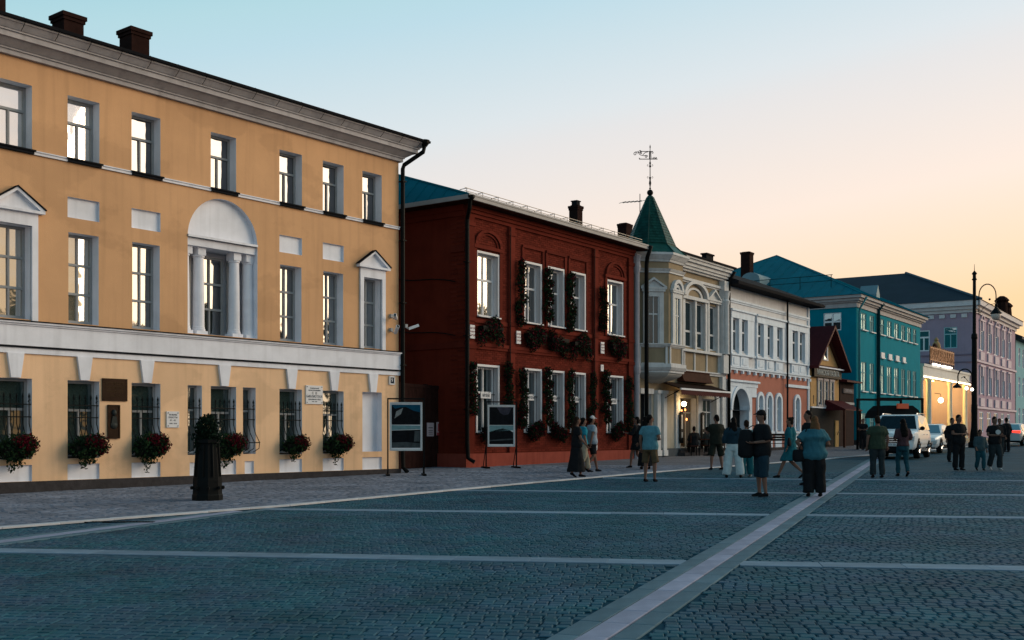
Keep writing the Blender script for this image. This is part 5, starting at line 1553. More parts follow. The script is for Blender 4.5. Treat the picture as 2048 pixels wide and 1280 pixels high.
# ------------------------------------------------------------------ exhibition boards
def board(label, x, y, rz, w, pics, h=2.25):
    e = ob('exhibition_board', None, None, (x, y, gz(x, y) + .03), rz, label, 'board')
    steel = M('board_frame', (.42, .46, .48), .4, .1, 3, metal=.3)
    mb = MB()
    hw = w / 2
    for b in ((-hw, -hw + .045), (hw - .045, hw)): mb.box(b[0], b[1], -.02, .02, .72, h - .12)
    for z in (.72, h - .165): mb.box(-hw + .045, hw - .045, -.02, .02, z, z + .045)
    mb.done('frame', steel, e)
    mb = MB(); mb.box(-hw + .04, hw - .04, .0, .015, .76, h - .16); mb.done('backing', white_pt, e)
    for s in (-1, 1):
        mb = MB(); mb.box(s * (hw + .05) - .02, s * (hw + .05) + .02, -.02, .02, 0, h); mb.tube([(s * (hw + .05), .03, .75), (s * (hw + .05), .45, .05)], .016, 5); mb.box(s * (hw + .05) - .05, s * (hw + .05) + .05, -.4, .55, -.0, .05); mb.done('leg', black_mt, e)
    mb = MB(); mb.box(-hw - .05, hw + .05, -.015, .015, h - .04, h); mb.done('top_bar', black_mt, e)
    for n_, (col, polys) in enumerate(pics):
        for k, (m_, pts) in enumerate(polys):
            mb = MB(); mb.prism([(-hw + .06 + a * (w - .12), .78 + b * (h - .96)) for a, b in pts], -.004 - .001 * k, 0.003, 'y'); mb.done('picture' if k == 0 else 'picture_detail', m_, e)
    return e
pd = M('print_dark', (.008, .009, .011), .6, .4, 6); pb_ = M('print_blue', (.006, .06, .11), .6, .2, 4); pg = M('print_grey', (.05, .06, .065), .6, .4, 5); pp = M('print_pale', (.20, .21, .21), .5, .25, 8); pbl = M('print_paleblue', (.14, .25, .27), .5, .2, 5); pv = M('print_violet', (.04, .04, .055), .5, .3, 4)
board('exhibition board with blue sky photograph beside the yellow corner', -3.08, 32.4, R(8), .95,
      [(0, [(pb_, [(0, .54), (1, .54), (1, .99), (0, .99)]), (pd, [(0, .54), (1, .54), (1, .82), (.75, .86), (.5, .94), (.3, .93), (.12, .9), (0, .97)]), (pp, [(.1, .68), (.32, .78), (.4, .92), (.16, .84)])]), (0, [(pbl, [(0, .42), (1, .44), (1, .52), (0, .53)])]), (0, [(pd, [(0, .02), (1, .02), (1, .43), (0, .41)]), (pg, [(0, .02), (1, .02), (1, .12), (.5, .15), (0, .14)]), (pg, [(.78, .16), (.98, .16), (.98, .4), (.8, .4)])])])
board('exhibition board with two dark photographs in front of the brick building', -.36, 37.6, R(14), .95,
      [(0, [(pd, [(0, .52), (1, .52), (1, .99), (0, .99)]), (pv, [(.3, .99), (.95, .99), (.8, .8), (.6, .78), (.45, .84)])]), (0, [(pbl, [(0, .34), (1, .38), (1, .51), (0, .51)])]), (0, [(pd, [(0, .02), (1, .02), (1, .33), (.8, .40), (.55, .43), (.2, .38), (0, .34)]), (pg, [(0, .10), (1, .13), (1, .17), (0, .13)])])])
def gsign(name, label, t, z, w, h, mat, extra):
    e = ob(name, None, None, None, None, label, 'sign'); e.matrix_world = wm(GT, t, -.035, z)
    mb = MB(); mb.box(-w / 2, w / 2, -.01, .01, 0, h); mb.done('panel', mat, e)
    for m_, b in extra:
        mb = MB(); mb.box(b[0] * w, b[1] * w, -.014, -.0102, b[2] * h, b[3] * h); mb.done('print', m_, e)
pk = M('sign_pinkwhite', (.42, .36, .40), .6, .1, 4); rd = M('sign_red', (.32, .05, .06), .6)
gsign('gate_notice', 'pale notice sheet on the dark courtyard gate', 2.5, 1.12, .46, .46, pk, [(pg, (-.35, .35, .6, .66)), (pg, (-.35, .35, .4, .44)), (pg, (-.35, .3, .28, .32)), (pg, (-.3, .35, .14, .18))])
gsign('warning_sign', 'red and white warning sign right of the gate notice', 3.12, 1.15, .38, .46, pk, [(rd, (-.5, .5, 0, .22)), (rd, (-.3, -.12, .3, .9)), (rd, (.12, .3, .3, .9)), (rd, (-.12, .12, .52, .62)), (ink, (-.08, .08, .72, .9))])

# ------------------------------------------------------------------ security cameras by the yellow corner
def cctv(label, par, x, y, z, rz, tilt=-.25):
    e = ob('security_camera', None, None, None, None, label, 'camera', 'security cameras at the yellow corner'); e.matrix_world = wm(par, x, y, z)
    mb = MB(); mb.box(-.05, .05, -.05, .06, .02, .12); mb.tube([(0, -.02, .02), (0, -.1, -.02), (0, -.18, -.02)], .014, 5); mb.done('bracket', grey_pt, e)
    h = ob('housing', None, e, (0, -.2, -.02)); h.rotation_euler = (tilt, 0, rz)
    mb = MB(); mb.rings([[(-.04, .05, -.03), (.04, .05, -.03), (.04, .05, .05), (-.04, .05, .05)], [(-.045, -.28, -.03), (.045, -.28, -.03), (.045, -.28, .055), (-.045, -.28, .055)]]); mb.done('shell', white_pt, h)
    mb = MB(); mb.box(-.03, .03, -.285, -.279, -.02, .04); mb.done('lens', black_mt, h)
cctv('white security camera pointing left, topmost at the yellow corner', YB, -.35, -.03, 4.72, -.9)
cctv('white security camera under the topmost one at the yellow corner', YB, -.36, -.03, 4.30, -.5, -.6)
cctv('long white security camera right of the black downpipe', YB, .18, -.12, 4.45, 1.0, -.35)

# ------------------------------------------------------------------ street lamp
SL = ob('street_lamp', None, None, (28.2, 68, gz(0, 68)), 0, 'tall black street lamp with scrolled arm and hanging lantern', 'street lamp')
mb = MB(); mb.lathe([(.36, 0), (.36, .3), (.28, .4), (.24, .9), (.19, 1.2), (.18, 1.5), (.18, 2.6), (.16, 2.7), (.15, 6.6), (.19, 6.7), (.17, 6.9), (.105, 7.0), (.095, 10.2), (.16, 10.25), (.10, 10.35), (.1, 10.55), (.16, 10.6), (.13, 10.66), (.02, 10.8), (.01, 11.2)], (0, 0, 0), 12); mb.done('post', black_mt, SL)
mb = MB()
arc = [(.28, 0, 8.1), (.28, 0, 9.2)] + [(.80 - .52 * math.cos(a), 0, 9.3 + .68 * math.sin(a)) for a in np.linspace(0, math.pi, 12)] + [(1.32, 0, 9.0), (1.32, 0, 8.75)]
mb.tube(arc, .035, 6)
sc_ = [(1.3, 0, 9.1)] + [(1.05 - .0 + .30 * math.cos(a) * .9, 0, 8.95 + .2 * math.sin(a)) for a in np.linspace(-.2, -2.2, 6)] + [(.55, 0, 8.55), (.35, 0, 8.2)]
mb.tube(sc_, .018, 5); mb.ball((.93, 0, 9.05), .07, 8)
for z in (8.3, 9.0): mb.box(-.02, .3, -.02, .02, z, z + .05)
mb.done('arm', black_mt, SL)
mb = MB(); mb.lathe([(.04, 8.8), (.09, 8.72), (.05, 8.6), (.12, 8.5), (.30, 8.25), (.36, 8.2), (.3, 8.16)], (1.32, 0, 0), 12); mb.done('lantern_hood', black_mt, SL)
mb = MB(); mb.lathe([(.28, 8.16), (.27, 8.0), (.2, 7.85), (.08, 7.78)], (1.32, 0, 0), 12); mb.done('lantern_glass', M('lantern_glass', (.55, .45, .40), .25, .05), SL, smooth=True)
mb = MB()
mb.tube([(-.15, 0, 3.2), (-.15, 0, 4.2)] + [(-.58 + .43 * math.cos(a), 0, 4.35 + .45 * math.sin(a)) for a in np.linspace(0, math.pi, 10)] + [(-1.0, 0, 4.1), (-1.05, 0, 3.85)], .04, 6)
mb.tube([(-.35, 0, 4.0), (-.5, 0, 4.2), (-.65, 0, 4.35), (-.8, 0, 4.25)], .018, 5); mb.ball((-.6, 0, 4.3), .06, 8)
mb.done('lower_arm', black_mt, SL)
mb = MB(); mb.lathe([(.04, 3.95), (.1, 3.86), (.28, 3.7), (.26, 3.66)], (-1.05, 0, 0), 10); mb.done('lower_hood', black_mt, SL)
mb = MB(); mb.ball((-.52, -.1, 3.62), .11, 8); mb.ball((-.18, -.1, 3.55), .10, 8); mb.done('bulb', EMIT('lamp_bulb', (1, .92, .75), 5), SL, smooth=True)

# ------------------------------------------------------------------ food stall, benches, cafe table
FT = ob('food_stall', None, None, (21.6, 62, gz(0, 62)), R(20), 'dark food stall with dim orange sign behind the white off roader', 'stall')
mb = MB()
for x in (-1.5, 1.5):
    for y in (0, 1.8): mb.box(x - .05, x + .05, y - .05, y + .05, 0, 2.85)
mb.box(-1.55, 1.55, -.05, .05, 2.8, 2.92); mb.box(-1.55, 1.55, 1.75, 1.85, 2.8, 2.92); mb.done('frame', black_mt, FT)
mb = MB(); mb.prism([(-1.1, 1.8), (1.7, 1.8), (1.5, 2.25), (1.1, 2.5), (-.5, 2.5), (-.9, 2.2)], .3, 1.7, 'y'); mb.done('canopy', M('stall_black', (.012, .014, .016), .8), FT)
mb = MB(); mb.box(-.1, .65, .1, .2, 2.32, 2.6); mb.done('sign', EMIT('stall_sign', (.6, .10, .04), .10), FT)
mb = MB(); mb.box(-1.4, 1.5, .2, 1.7, 0, 1.1); mb.done('counter', M('stall_counter', (.03, .03, .035), .7), FT)
def bench(label, x, y, rz):
    e = ob('bench', None, None, (x, y, gz(x, y) + .03), rz, label, 'bench')
    for k in range(3):
        mb = MB(); mb.box(-.8, .8, -.22 + k * .15, -.1 + k * .15, .43, .46); mb.done('seat_slat', black_mt, e)
    for k in range(3):
        mb = MB(); mb.box(-.8, .8, .24 + k * .02, .27 + k * .02, .58 + k * .13, .68 + k * .13); mb.done('back_slat', black_mt, e)
    for s in (-1, 1):
        mb = MB(); mb.box(s * .7 - .03, s * .7 + .03, -.22, -.16, 0, .43); mb.box(s * .7 - .03, s * .7 + .03, .2, .26, 0, .9); mb.box(s * .7 - .03, s * .7 + .03, -.22, .24, .40, .43); mb.done('leg', black_mt, e)
bench('black bench behind the man in the cap', 13.6, 57.0, R(20))
def cafe_set(x, y):
    e = ob('cafe_table', None, None, (x, y, gz(x, y) + .03), 0, 'small dark cafe table in front of the cream house', 'table')
    mb = MB(); mb.lathe([(.4, .72), (.42, .73), (.42, .75), (.4, .76)], (0, 0, 0), 16); mb.done('top', wood_dk, e)
    mb = MB(); mb.lathe([(.25, 0), (.25, .03), (.03, .06), (.03, .72)], (0, 0, 0), 10); mb.done('pedestal', black_mt, e)
def chair(label, x, y, rz):
    e = ob('cafe_chair', None, None, (x, y, gz(x, y) + .03), rz, label, 'chair', 'cafe chairs')
    mb = MB(); mb.box(-.22, .22, -.22, .22, .43, .47); mb.done('seat', wood_dk, e)
    mb = MB(); mb.box(-.22, .22, .19, .22, .6, .92); mb.done('backrest', wood_dk, e)
    for sx in (-1, 1):
        for sy in (-1, 1):
            mb = MB(); mb.box(sx * .19 - .02, sx * .19 + .02, sy * .19 - .02, sy * .19 + .02, 0, .43 if sy < 0 else .9); mb.done('leg', black_mt, e)
cafe_set(9.1, 51.6)
chair('dark cafe chair under the person in the dark top', 8.35, 51.2, R(100))
chair('dark cafe chair under the person with the bun', 9.2, 52.6, R(10))
DG = ob('drain_grate', None, None, (-6.25, 17.55, gz(0, 17.55) + .02), math.atan2(.8, .6) - .95, 'thin dark drain grate in the paving by the kerb at the left', 'drain')
mb = MB()
for y in (-.06, .05): mb.box(-.62, .62, y, y + .012, -.02, .006)
for q in (-.62, .608): mb.box(q, q + .012, -.048, .05, -.02, .0055)
mb.done('frame', black_mt, DG)
for i in range(24):
    mb = MB(); x = -.6 + i * .05; mb.box(x, x + .022, -.0475, .0495, -.02, .004); mb.done('bar', black_mt, DG)
mb = MB(); mb.box(-.6, .6, -.047, .049, -.03, -.015); mb.done('channel', M('drain_dark', (.004, .004, .005), .9), DG)
# ------------------------------------------------------------------ people
PEND = []
def cloth(name, col, rough=.9):
    return M('cloth_' + name, col, rough, .18, 6, .25, 30, spec=.08)
skin_l = M('skin_light', (.17, .095, .072), .6, .06, 6)
hair_d = M('hair_dark', (.006, .005, .005), .7, .3, 20, .3, 80, spec=.05)
hair_b = M('hair_brown', (.018, .010, .007), .7, .3, 20, .3, 80, spec=.05)
hair_bl = M('hair_blonde', (.10, .05, .025), .55, .3, 20, .3, 80)
shoe_k = M('shoe_black', (.010, .010, .012), .6)
shoe_w = M('shoe_white', (.35, .35, .35), .6)

def er(mb, rows, k=14):
    """stacked horizontal ellipses (x, y, z, rx, ry)"""
    mb.rings([[(x + rx * math.cos(2 * math.pi * q / k), y + ry * math.sin(2 * math.pi * q / k), z) for q in range(k)] for x, y, z, rx, ry in rows])

def hand(mb, w, d, s, curl=.5, side=1):
    """palm and five bent fingers from wrist w pointing along d"""
    d = Vector(d).normalized(); up = Vector((0, -1, 0)) if abs(d.y) < .8 else Vector((0, 0, 1))
    a = d.cross(up).normalized() * side; n = a.cross(d).normalized() * side
    w = Vector(w)
    mb.tube([w, w + d * .03 * s, w + d * .085 * s], [(.026 * s, .02 * s), (.038 * s, .018 * s), (.036 * s, .014 * s)], 8)
    for i, L in enumerate((.062, .072, .068, .052)):
        b = w + d * .08 * s + a * ((i - 1.5) * .019 * s)
        m1 = b + (d * math.cos(curl * .6) + n * math.sin(curl * .6)) * L * .5 * s
        m2 = m1 + (d * math.cos(curl * 1.7) + n * math.sin(curl * 1.7)) * L * .55 * s
        mb.tube([b, m1, m2], [.0095 * s, .0085 * s, .006 * s], 6)
    b = w + d * .025 * s - a * .028 * s
    mb.tube([b, b + (d * .7 - a * .6 + n * .3).normalized() * .035 * s, b + (d * .9 - a * .4 + n * .5).normalized() * .068 * s], [.012 * s, .010 * s, .007 * s], 6)

def person(label, u, fv, Ht, face, legs='stand', armL='down', armR='down', top=None, bottom=None, hair='short', hairm=None, shoes=None, fat=1.0, cap=None, female=False, stride=.26, lean=0, seat=False, head_turn=0, group=None, Yd=None, glasses=False):
    """u, fv: where the feet stand on the square (angles of the view); face: degrees, 0 faces the camera, 90 faces picture right, 180 away"""
    if Yd is None: Yd = 2230 * 1.6 / (fv - 843)
    x, y = (u - 1024) / 2230 * Yd, Yd
    zoff = .035 if kerb_side(x, y) > 0 else .014
    e = ob('person', None, None, (x, y, gz(x, y) + zoff), R(face), label, 'person', group)
    s = Ht / 1.75
    hw = .17 if not female else .155
    B = MB(); X = MB()
    # joints
    hipz = .91
    if legs == 'walk':
        L = [Vector((.09, 0, hipz)), Vector((.10, -.16, .49)), Vector((.10, -stride, .09))]
        Rg = [Vector((-.09, 0, hipz)), Vector((-.10, -.02, .49)), Vector((-.10, stride + .02, .15))]
        fp = (0, .55)
    elif legs == 'sit':
        L = [Vector((.09, 0, .52)), Vector((.12, -.42, .52)), Vector((.12, -.42, .09))]
        Rg = [Vector((-.09, 0, .52)), Vector((-.12, -.42, .52)), Vector((-.12, -.40, .09))]
        fp = (0, 0)
    else:
        w_ = .13 if legs == 'stand' else .2
        L = [Vector((.09, 0, hipz)), Vector((.055 + w_ * .5, -.02, .49)), Vector((w_, .02, .09))]
        Rg = [Vector((-.09, 0, hipz)), Vector((-.055 - w_ * .5, -.02, .49)), Vector((-w_, .0, .09))]
        fp = (0, 0)
    dz = -.39 if legs == 'sit' else 0
    S = lambda v: Vector(v) * s
    sh = hw + .018
    def arm(kind, sd):
        s0 = Vector((sd * sh, 0, 1.395 + dz))
        f_ = (fat - 1) * .12
        if kind == 'down': j = [s0, Vector((sd * (.245 + f_), .03, 1.13 + dz)), Vector((sd * (.25 + f_), -.04, .88 + dz))]
        elif kind == 'bent': j = [s0, Vector((sd * (.25 + f_), .03, 1.13 + dz)), Vector((sd * .14, -.24 - f_, 1.10 + dz))]
        elif kind == 'cross': j = [s0, Vector((sd * (.25 + f_), -.04, 1.15 + dz)), Vector((-sd * .04, -.2 - f_, 1.14 + dz))]
        elif kind == 'fwd': j = [s0, Vector((sd * (.24 + f_), -.12, 1.16 + dz)), Vector((sd * .18, -.33, 1.2 + dz))]
        elif kind == 'hip': j = [s0, Vector((sd * (.34 + f_), .06, 1.18 + dz)), Vector((sd * (.2 + f_), -.03, 1.02 + dz))]
        elif kind == 'back': j = [s0, Vector((sd * (.25 + f_), .10, 1.14 + dz)), Vector((sd * (.25 + f_), .16, .9 + dz))]
        elif kind == 'front': j = [s0, Vector((sd * (.24 + f_), -.06, 1.13 + dz)), Vector((sd * (.23 + f_), -.22, .94 + dz))]
        elif kind == 'up': j = [s0, Vector((sd * (.27 + f_), -.10, 1.2 + dz)), Vector((sd * .16, -.2, 1.42 + dz))]
        return j
    aL, aR = arm(armL, 1), arm(armR, -1)
    def torso(grow, z0, z1=1.47, mbx=None):
        rows = [(.80, .11, .085), (.86, .155, .115), (.95, .172, .127), (1.02, .158, .118), (1.10, .145, .108), (1.2, .155, .112), (1.3, .168, .118), (1.37, .168, .106), (1.42, .135, .09), (1.47, .08, .068)]
        if female: rows = [(z, rx * (1.02 if z < 1.0 else .90 if z < 1.16 else .93), ry * (1.06 if 1.2 < z < 1.35 else 1)) for z, rx, ry in rows]
        out = []
        for z, rx, ry in rows:
            f = fat if z < 1.36 else 1 + (fat - 1) * .5
            if z0 - .001 <= z <= z1 + .001: out.append((0, -.02 * (fat - 1) * 4 * (1 if z < 1.3 else 0), (z + dz) * s, (rx * f + grow) * s, (ry * f + grow) * s))
        if out[0][2] > (z0 + dz) * s + .01:
            out.insert(0, (0, out[0][1], (z0 + dz) * s, out[0][3], out[0][4]))
        er(mbx, out)
    torso(0, .80, 1.47, B)
    B.tube([S((0, 0, 1.42 + dz)), S((0, -.005, 1.5 + dz)), S((0, -.015, 1.58 + dz))], [.062 * s, .056 * s, .054 * s], 10)
    hc = S((0, -.02, 1.635 + dz))
    B.ball(hc, (.074 * s, .092 * s, .116 * s), 14)
    B.ball(hc + S((0, -.03, -.06)), (.052 * s, .06 * s, .055 * s), 10)
    th = R(head_turn)
    def H(v):
        v = Vector(v); return hc + S((v.x * math.cos(th) - v.y * math.sin(th), v.x * math.sin(th) + v.y * math.cos(th), v.z))
    B.tube([H((0, -.085, .02)), H((0, -.108, -.018)), H((0, -.095, -.03))], [.012 * s, .018 * s, .012 * s], 6)
    for sd in (-1, 1):
        B.ball(H((sd * .076, .005, -.005)), (.014 * s, .02 * s, .03 * s), 6)
        X.ball(H((sd * .031, -.082, .012)), (.011 * s, .008 * s, .007 * s), 6, 1)
        X.tube([H((sd * .014, -.092, .03)), H((sd * .05, -.08, .032))], .005 * s, 4, 1)
    X.tube([H((-.024, -.085, -.055)), H((0, -.091, -.053)), H((.024, -.085, -.055))], .006 * s, 5, 2)
    for J in (L, Rg):
        a, k_, f = [S(q) for q in J]
        fl = 1 + (fat - 1) * .6
        B.tube([a + S((0, 0, .05)), a, a.lerp(k_, .5), k_, k_.lerp(f, .3), k_.lerp(f, .75), f, f + S((0, 0, -.04))], [.07 * s * fl, .088 * s * fl, .075 * s * fl, .056 * s, .056 * s, .040 * s, .036 * s, .036 * s], 10)
    for J, sd in ((aL, 1), (aR, -1)):
        a, b, c = [S(q) for q in J]
        fl = 1 + (fat - 1) * .5
        B.tube([a + S((-sd * .05, 0, .0)), a, a.lerp(b, .45), b, b.lerp(c, .3), c], [.055 * s, .054 * s * fl, .047 * s * fl, .040 * s * fl, .038 * s * fl, .028 * s], 10)
        hand(X, c, (c - b) if (c - b).length else (0, 0, -1), s, .5, sd)
    PEND.append((B, 'body', skin_l, e, .017, X, [skin_l, M('eye_dark', (.012, .01, .01), .4), M('lip', (.12, .045, .04), .6)]))
    # shoes
    Sh = MB()
    for J, back in ((L, fp[0]), (Rg, fp[1])):
        f = S(J[2]); z0 = f.z - .09 * s
        d = Vector((0, -math.cos(back), -math.sin(back)))
        Sh.tube([f + Vector((0, .055 * s, -.045 * s)), f + Vector((0, .0, -.035 * s)), f + d * .09 * s + Vector((0, 0, -.055 * s)), f + d * .165 * s + Vector((0, 0, -.065 * s))], [(.034 * s, .036 * s), (.042 * s, .05 * s), (.046 * s, .032 * s), (.034 * s, .02 * s)], 10)
    PEND.append((Sh, 'shoes', shoes or shoe_k, e, .014, None, None))
    if top:
        kind, mt, hem, sl, loose = top
        T = MB(); torso(loose, hem, 1.47, T)
        for J, sd in ((aL, 1), (aR, -1)):
            a, b, c = [S(q) for q in J]
            if sl <= 0: continue
            p = [a + S((-sd * .06, 0, .005)), a + S((0, 0, .005))]
            r = [.05 * s + loose * s * .4, .06 * s + loose * .35 * s]
            fl = 1 + (fat - 1) * .5
            if sl <= 1: p += [a.lerp(b, sl * .5), a.lerp(b, sl)]; r += [(.055 * fl + loose * .5) * s, (.052 * fl + loose * .6) * s]
            else:
                p += [a.lerp(b, .5), b, b.lerp(c, .5), b.lerp(c, min(1, sl - 1))]; r += [(.054 * fl + loose * .6) * s, (.048 * fl + loose * .6) * s, (.044 + loose * .6) * s, (.036 + loose * .6) * s]
            T.tube(p, r, 10)
        PEND.append((T, kind, mt, e, .016, None, None))
    if bottom:
        kind, mt, end, rad = bottom     # end: hem height
        T = MB(); fl = 1 + (fat - 1) * .7
        if kind in ('skirt', 'dress'):
            my = ((L[2] + Rg[2]) / 2).y
            zt = 1.05
            rows = []
            for q in range(9):
                t = q / 8; z = zt + (end - zt) * t
                sp = abs(L[2].y - Rg[2].y) / 2 * max(0, (.9 - z) / .8)
                rows.append((0, my * t, z * s, (.155 * fl + (rad - .155) * t ** .8) * s, (.118 * fl + (rad * .8 - .118) * t ** .8 + sp * .7) * s))
            er(T, rows)
        else:
            er(T, [(0, -.02 * (fat - 1) * 4, z_ * s, (rx * fat + .012) * s, (ry * fat + .014) * s) for z_, rx, ry in ((1.06 + dz, .15, .112), (.96 + dz, .172, .127), (.88 + dz, .172, .127), (.82 + dz, .16, .12), (.78 + dz, .13, .10))])
            for J in (L, Rg):
                a, k_, f = [S(q) for q in J]
                if end > .45:
                    t = (hipz - end) / (hipz - .49)
                    sd_ = 1 if a.x > 0 else -1; o_ = S((sd_ * .03 * fl, 0, 0)); T.tube([a + S((0, 0, .05)), a.lerp(k_, .3 * t), a.lerp(k_, t) + o_], [.088 * s * fl, .09 * s * fl, rad * .88 * s * fl], 10)
                else:
                    t = min(1, (.49 - end) / .40)
                    T.tube([a + S((0, 0, .05)), a.lerp(k_, .5), k_, k_.lerp(f, t * .5), k_.lerp(f, t)], [.100 * s * fl, .100 * s * fl + (rad - .07) * .4 * s, max(rad, .074) * s, max(rad, .066) * s, rad * s], 10)
        PEND.append((T, kind, mt, e, .016, None, None))
    hm = hairm or hair_d
    if hair:
        T = MB()
        T.ball(H((0, .018, .028)), (.083 * s, .094 * s, .108 * s), 12)
        T.ball(H((0, .05, -.02)), (.072 * s, .06 * s, .09 * s), 10)
        if hair == 'long':
            er(T, [tuple(H((0, .055, -.02)).xy) + ((1.62 + dz) * s, .09 * s, .055 * s), (H((0, .07, 0)).x, .065 * s, (1.52 + dz) * s, .105 * s, .055 * s), (0, .10 * s, (1.40 + dz) * s, .12 * s, .05 * s), (0, .125 * s, (1.26 + dz) * s, .11 * s, .04 * s), (0, .12 * s, (1.18 + dz) * s, .06 * s, .025 * s)])
        if hair == 'bun': T.ball(H((0, .08, .09)), .045 * s, 10)
        if hair == 'bob': er(T, [(hc.x, .05 * s, (1.66 + dz) * s, .088 * s, .06 * s), (hc.x, .05 * s, (1.52 + dz) * s, .10 * s, .06 * s)])
        PEND.append((T, 'hair', hm, e, .013, None, None))
    if cap:
        T = MB()
        T.ball(H((0, .005, .05)), (.088 * s, .102 * s, .085 * s), 12)
        T.tube([H((0, -.06, .045)), H((0, -.11, .045)), H((0, -.165, .028))], [(.075 * s, .012 * s), (.07 * s, .012 * s), (.045 * s, .009 * s)], 10)
        PEND.append((T, 'cap', cap, e, .012, None, None))
    return e, s, (aL, aR)

def bag(name, label, e, loc, size, mat, strap=None, cat='bag'):
    b = ob(name, None, None, None, None, label, cat); b.matrix_world = e.matrix_basis @ Matrix.Translation(loc)
    w, d, h = size
    mb = MB(); k = 12
    mb.rings([[(rx * math.cos(2 * math.pi * q / k) , ry * math.sin(2 * math.pi * q / k), z) for q in range(k)] for rx, ry, z in ((w * .35, d * .3, -h), (w * .5, d * .5, -h * .9), (w * .52, d * .5, -h * .4), (w * .46, d * .35, 0), (w * .3, d * .15, .02))])
    mb.done('pouch', mat, b, smooth=True)
    if strap:
        mb = MB(); mb.tube([Vector(p) - Vector(loc) for p in strap], .012, 5); mb.done('strap', mat, b)
    return b

black_c = cloth('black', (.010, .011, .013)); navy_c = cloth('navy', (.012, .030, .045)); teal_c = cloth('teal', (.012, .10, .125)); lblue = cloth('lightblue', (.075, .20, .25)); khaki = cloth('khaki', (.085, .060, .035))
white_c = cloth('white', (.42, .50, .52)); olive = cloth('olive', (.030, .045, .030)); dkolive = cloth('darkolive', (.016, .018, .014)); mauve_c = cloth('mauve', (.06, .032, .038)); jean = cloth('jeans', (.012, .055, .075)); greyblue = cloth('greyblue', (.24, .29, .34)); turq = cloth('turquoise', (.015, .18, .25)); beige_c = cloth('beige', (.28, .24, .18)); plaid = cloth('plaid', (.035, .06, .07)); dkgrey = cloth('darkgrey', (.02, .028, .032)); pale_c = cloth('paleaqua', (.20, .36, .40))

person('woman in a long black dress and sandals in front of the brick building', 1153, 957, 1.70, 100, 'walk', 'down', 'front', ('blouse', black_c, .86, .7, .03), ('dress', black_c, .16, .21), 'long', hair_b, shoe_k, 1.1, female=True, stride=.14)
e, s, a = person('man in white cap, pale polo shirt and black shorts walking right', 1183, 946, 1.74, 112, 'walk', 'front', 'back', ('shirt', greyblue, .86, .62, .035), ('shorts', black_c, .56, .105), 'short', hair_d, shoe_k, 1.12, cap=cloth('capwhite', (.45, .45, .46)), stride=.24)
bag('carrier_bag', 'small white carrier bag in the hand of the man in white cap', e, (.27, -.26, .92), (.2, .12, .26), white_pt)
person('person in turquoise top and beige trousers between the black dress and the polo shirt', 1166, 947, 1.68, 105, 'walk', 'down', 'down', ('top', turq, .9, .8, .03), ('trousers', beige_c, .12, .085), 'short', hair_d, shoe_k, female=True, stride=.22)
person('man in light blue T-shirt and khaki shorts standing seen from behind', 1300, 965, 1.76, 150, 'stand', 'down', 'bent', ('shirt', lblue, .84, .65, .03), ('shorts', khaki, .50, .10), 'short', hair_d, shoe_k, 1.14, head_turn=-40)
person('woman in black dress walking left behind the light blue T-shirt', 1274, 938, 1.72, 250, 'walk', 'fwd', 'down', ('blouse', black_c, .86, 1.6, .03), ('dress', black_c, .62, .25), 'bob', hair_d, shoe_k, 1.1, female=True, stride=.2)
person('person in a long black coat right behind the light blue T-shirt', 1291, 941, 1.72, 190, 'stand', 'down', 'down', ('coat', black_c, .84, 1.9, .045), ('dress', black_c, .12, .27), 'long', hair_d, shoe_k, 1.05, female=True)
person('man in dark olive shirt and shorts in front of the cafe', 1433, 941, 1.80, 200, 'wide', 'fwd', 'down', ('shirt', dkolive, .82, .7, .045), ('shorts', dkolive, .46, .12), 'short', hair_d, shoe_k, 1.15, head_turn=20)
person('dark haired woman in navy top and wide white trousers', 1467, 957, 1.70, 165, 'wide', 'down', 'bent', ('top', navy_c, .98, 1.5, .045), ('trousers', white_c, .06, .125), 'long', hair_d, shoe_k, 1.08, female=True)
person('person in pale top and teal trousers half hidden by the man in black', 1493, 955, 1.62, 190, 'stand', 'bent', 'bent', ('top', pale_c, .9, .7, .03), ('trousers', teal_c, .06, .11), 'short', hair_b, shoe_w, 1.0, female=True)
e, s, a = person('man in black cap, black jacket and navy shorts looking left', 1524, 995, 1.82, 282, 'stand', 'bent', 'bent', ('jacket', black_c, .80, .95, .055), ('shorts', navy_c, .40, .10), 'short', hair_d, shoe_k, 1.1, cap=cloth('capblack', (.010, .010, .012)))
bag('backpack', 'black backpack hanging in front of the man in black cap', e, (-.05, -.34, 1.40), (.30, .34, .58), black_c, [(-.05, -.30, 1.44), (-.08, -.18, 1.5), (-.12, -.05, 1.47)])
e, s, a = person('woman in knee length teal dress walking left', 1581, 957, 1.70, 245, 'walk', 'down', 'down', ('bodice', teal_c, .86, 1.2, .04), ('dress', teal_c, .50, .25), 'bun', hair_b, shoe_k, 1.05, female=True, stride=.33)
bag('shoulder_bag', 'dark shoulder bag of the woman in the teal dress', e, (.27, .02, 1.12), (.26, .1, .22), black_c, [(.27, .02, 1.12), (.22, .04, 1.3), (.16, .04, 1.46)])
e, s, a = person('long haired blonde woman in blue top and wide black trousers', 1629, 995, 1.70, 176, 'stand', 'hip', 'bent', ('top', cloth('softblue', (.03, .11, .145)), .80, .75, .06), ('trousers', black_c, .06, .118), 'long', hair_bl, shoe_k, 1.38, female=True)
bag('handbag', 'black handbag at the hip of the blonde woman', e, (.33, .02, .98), (.26, .14, .24), black_c, [(.33, .02, .98), (.26, .08, 1.2), (.16, .06, 1.47)])
person('dark haired man whose head shows left of the blonde woman', 1617, 972, 1.85, 285, 'stand', 'down', 'down', ('shirt', black_c, .84, .7, .03), ('trousers', dkgrey, .08, .08), 'short', hair_d, shoe_k, 1.0)
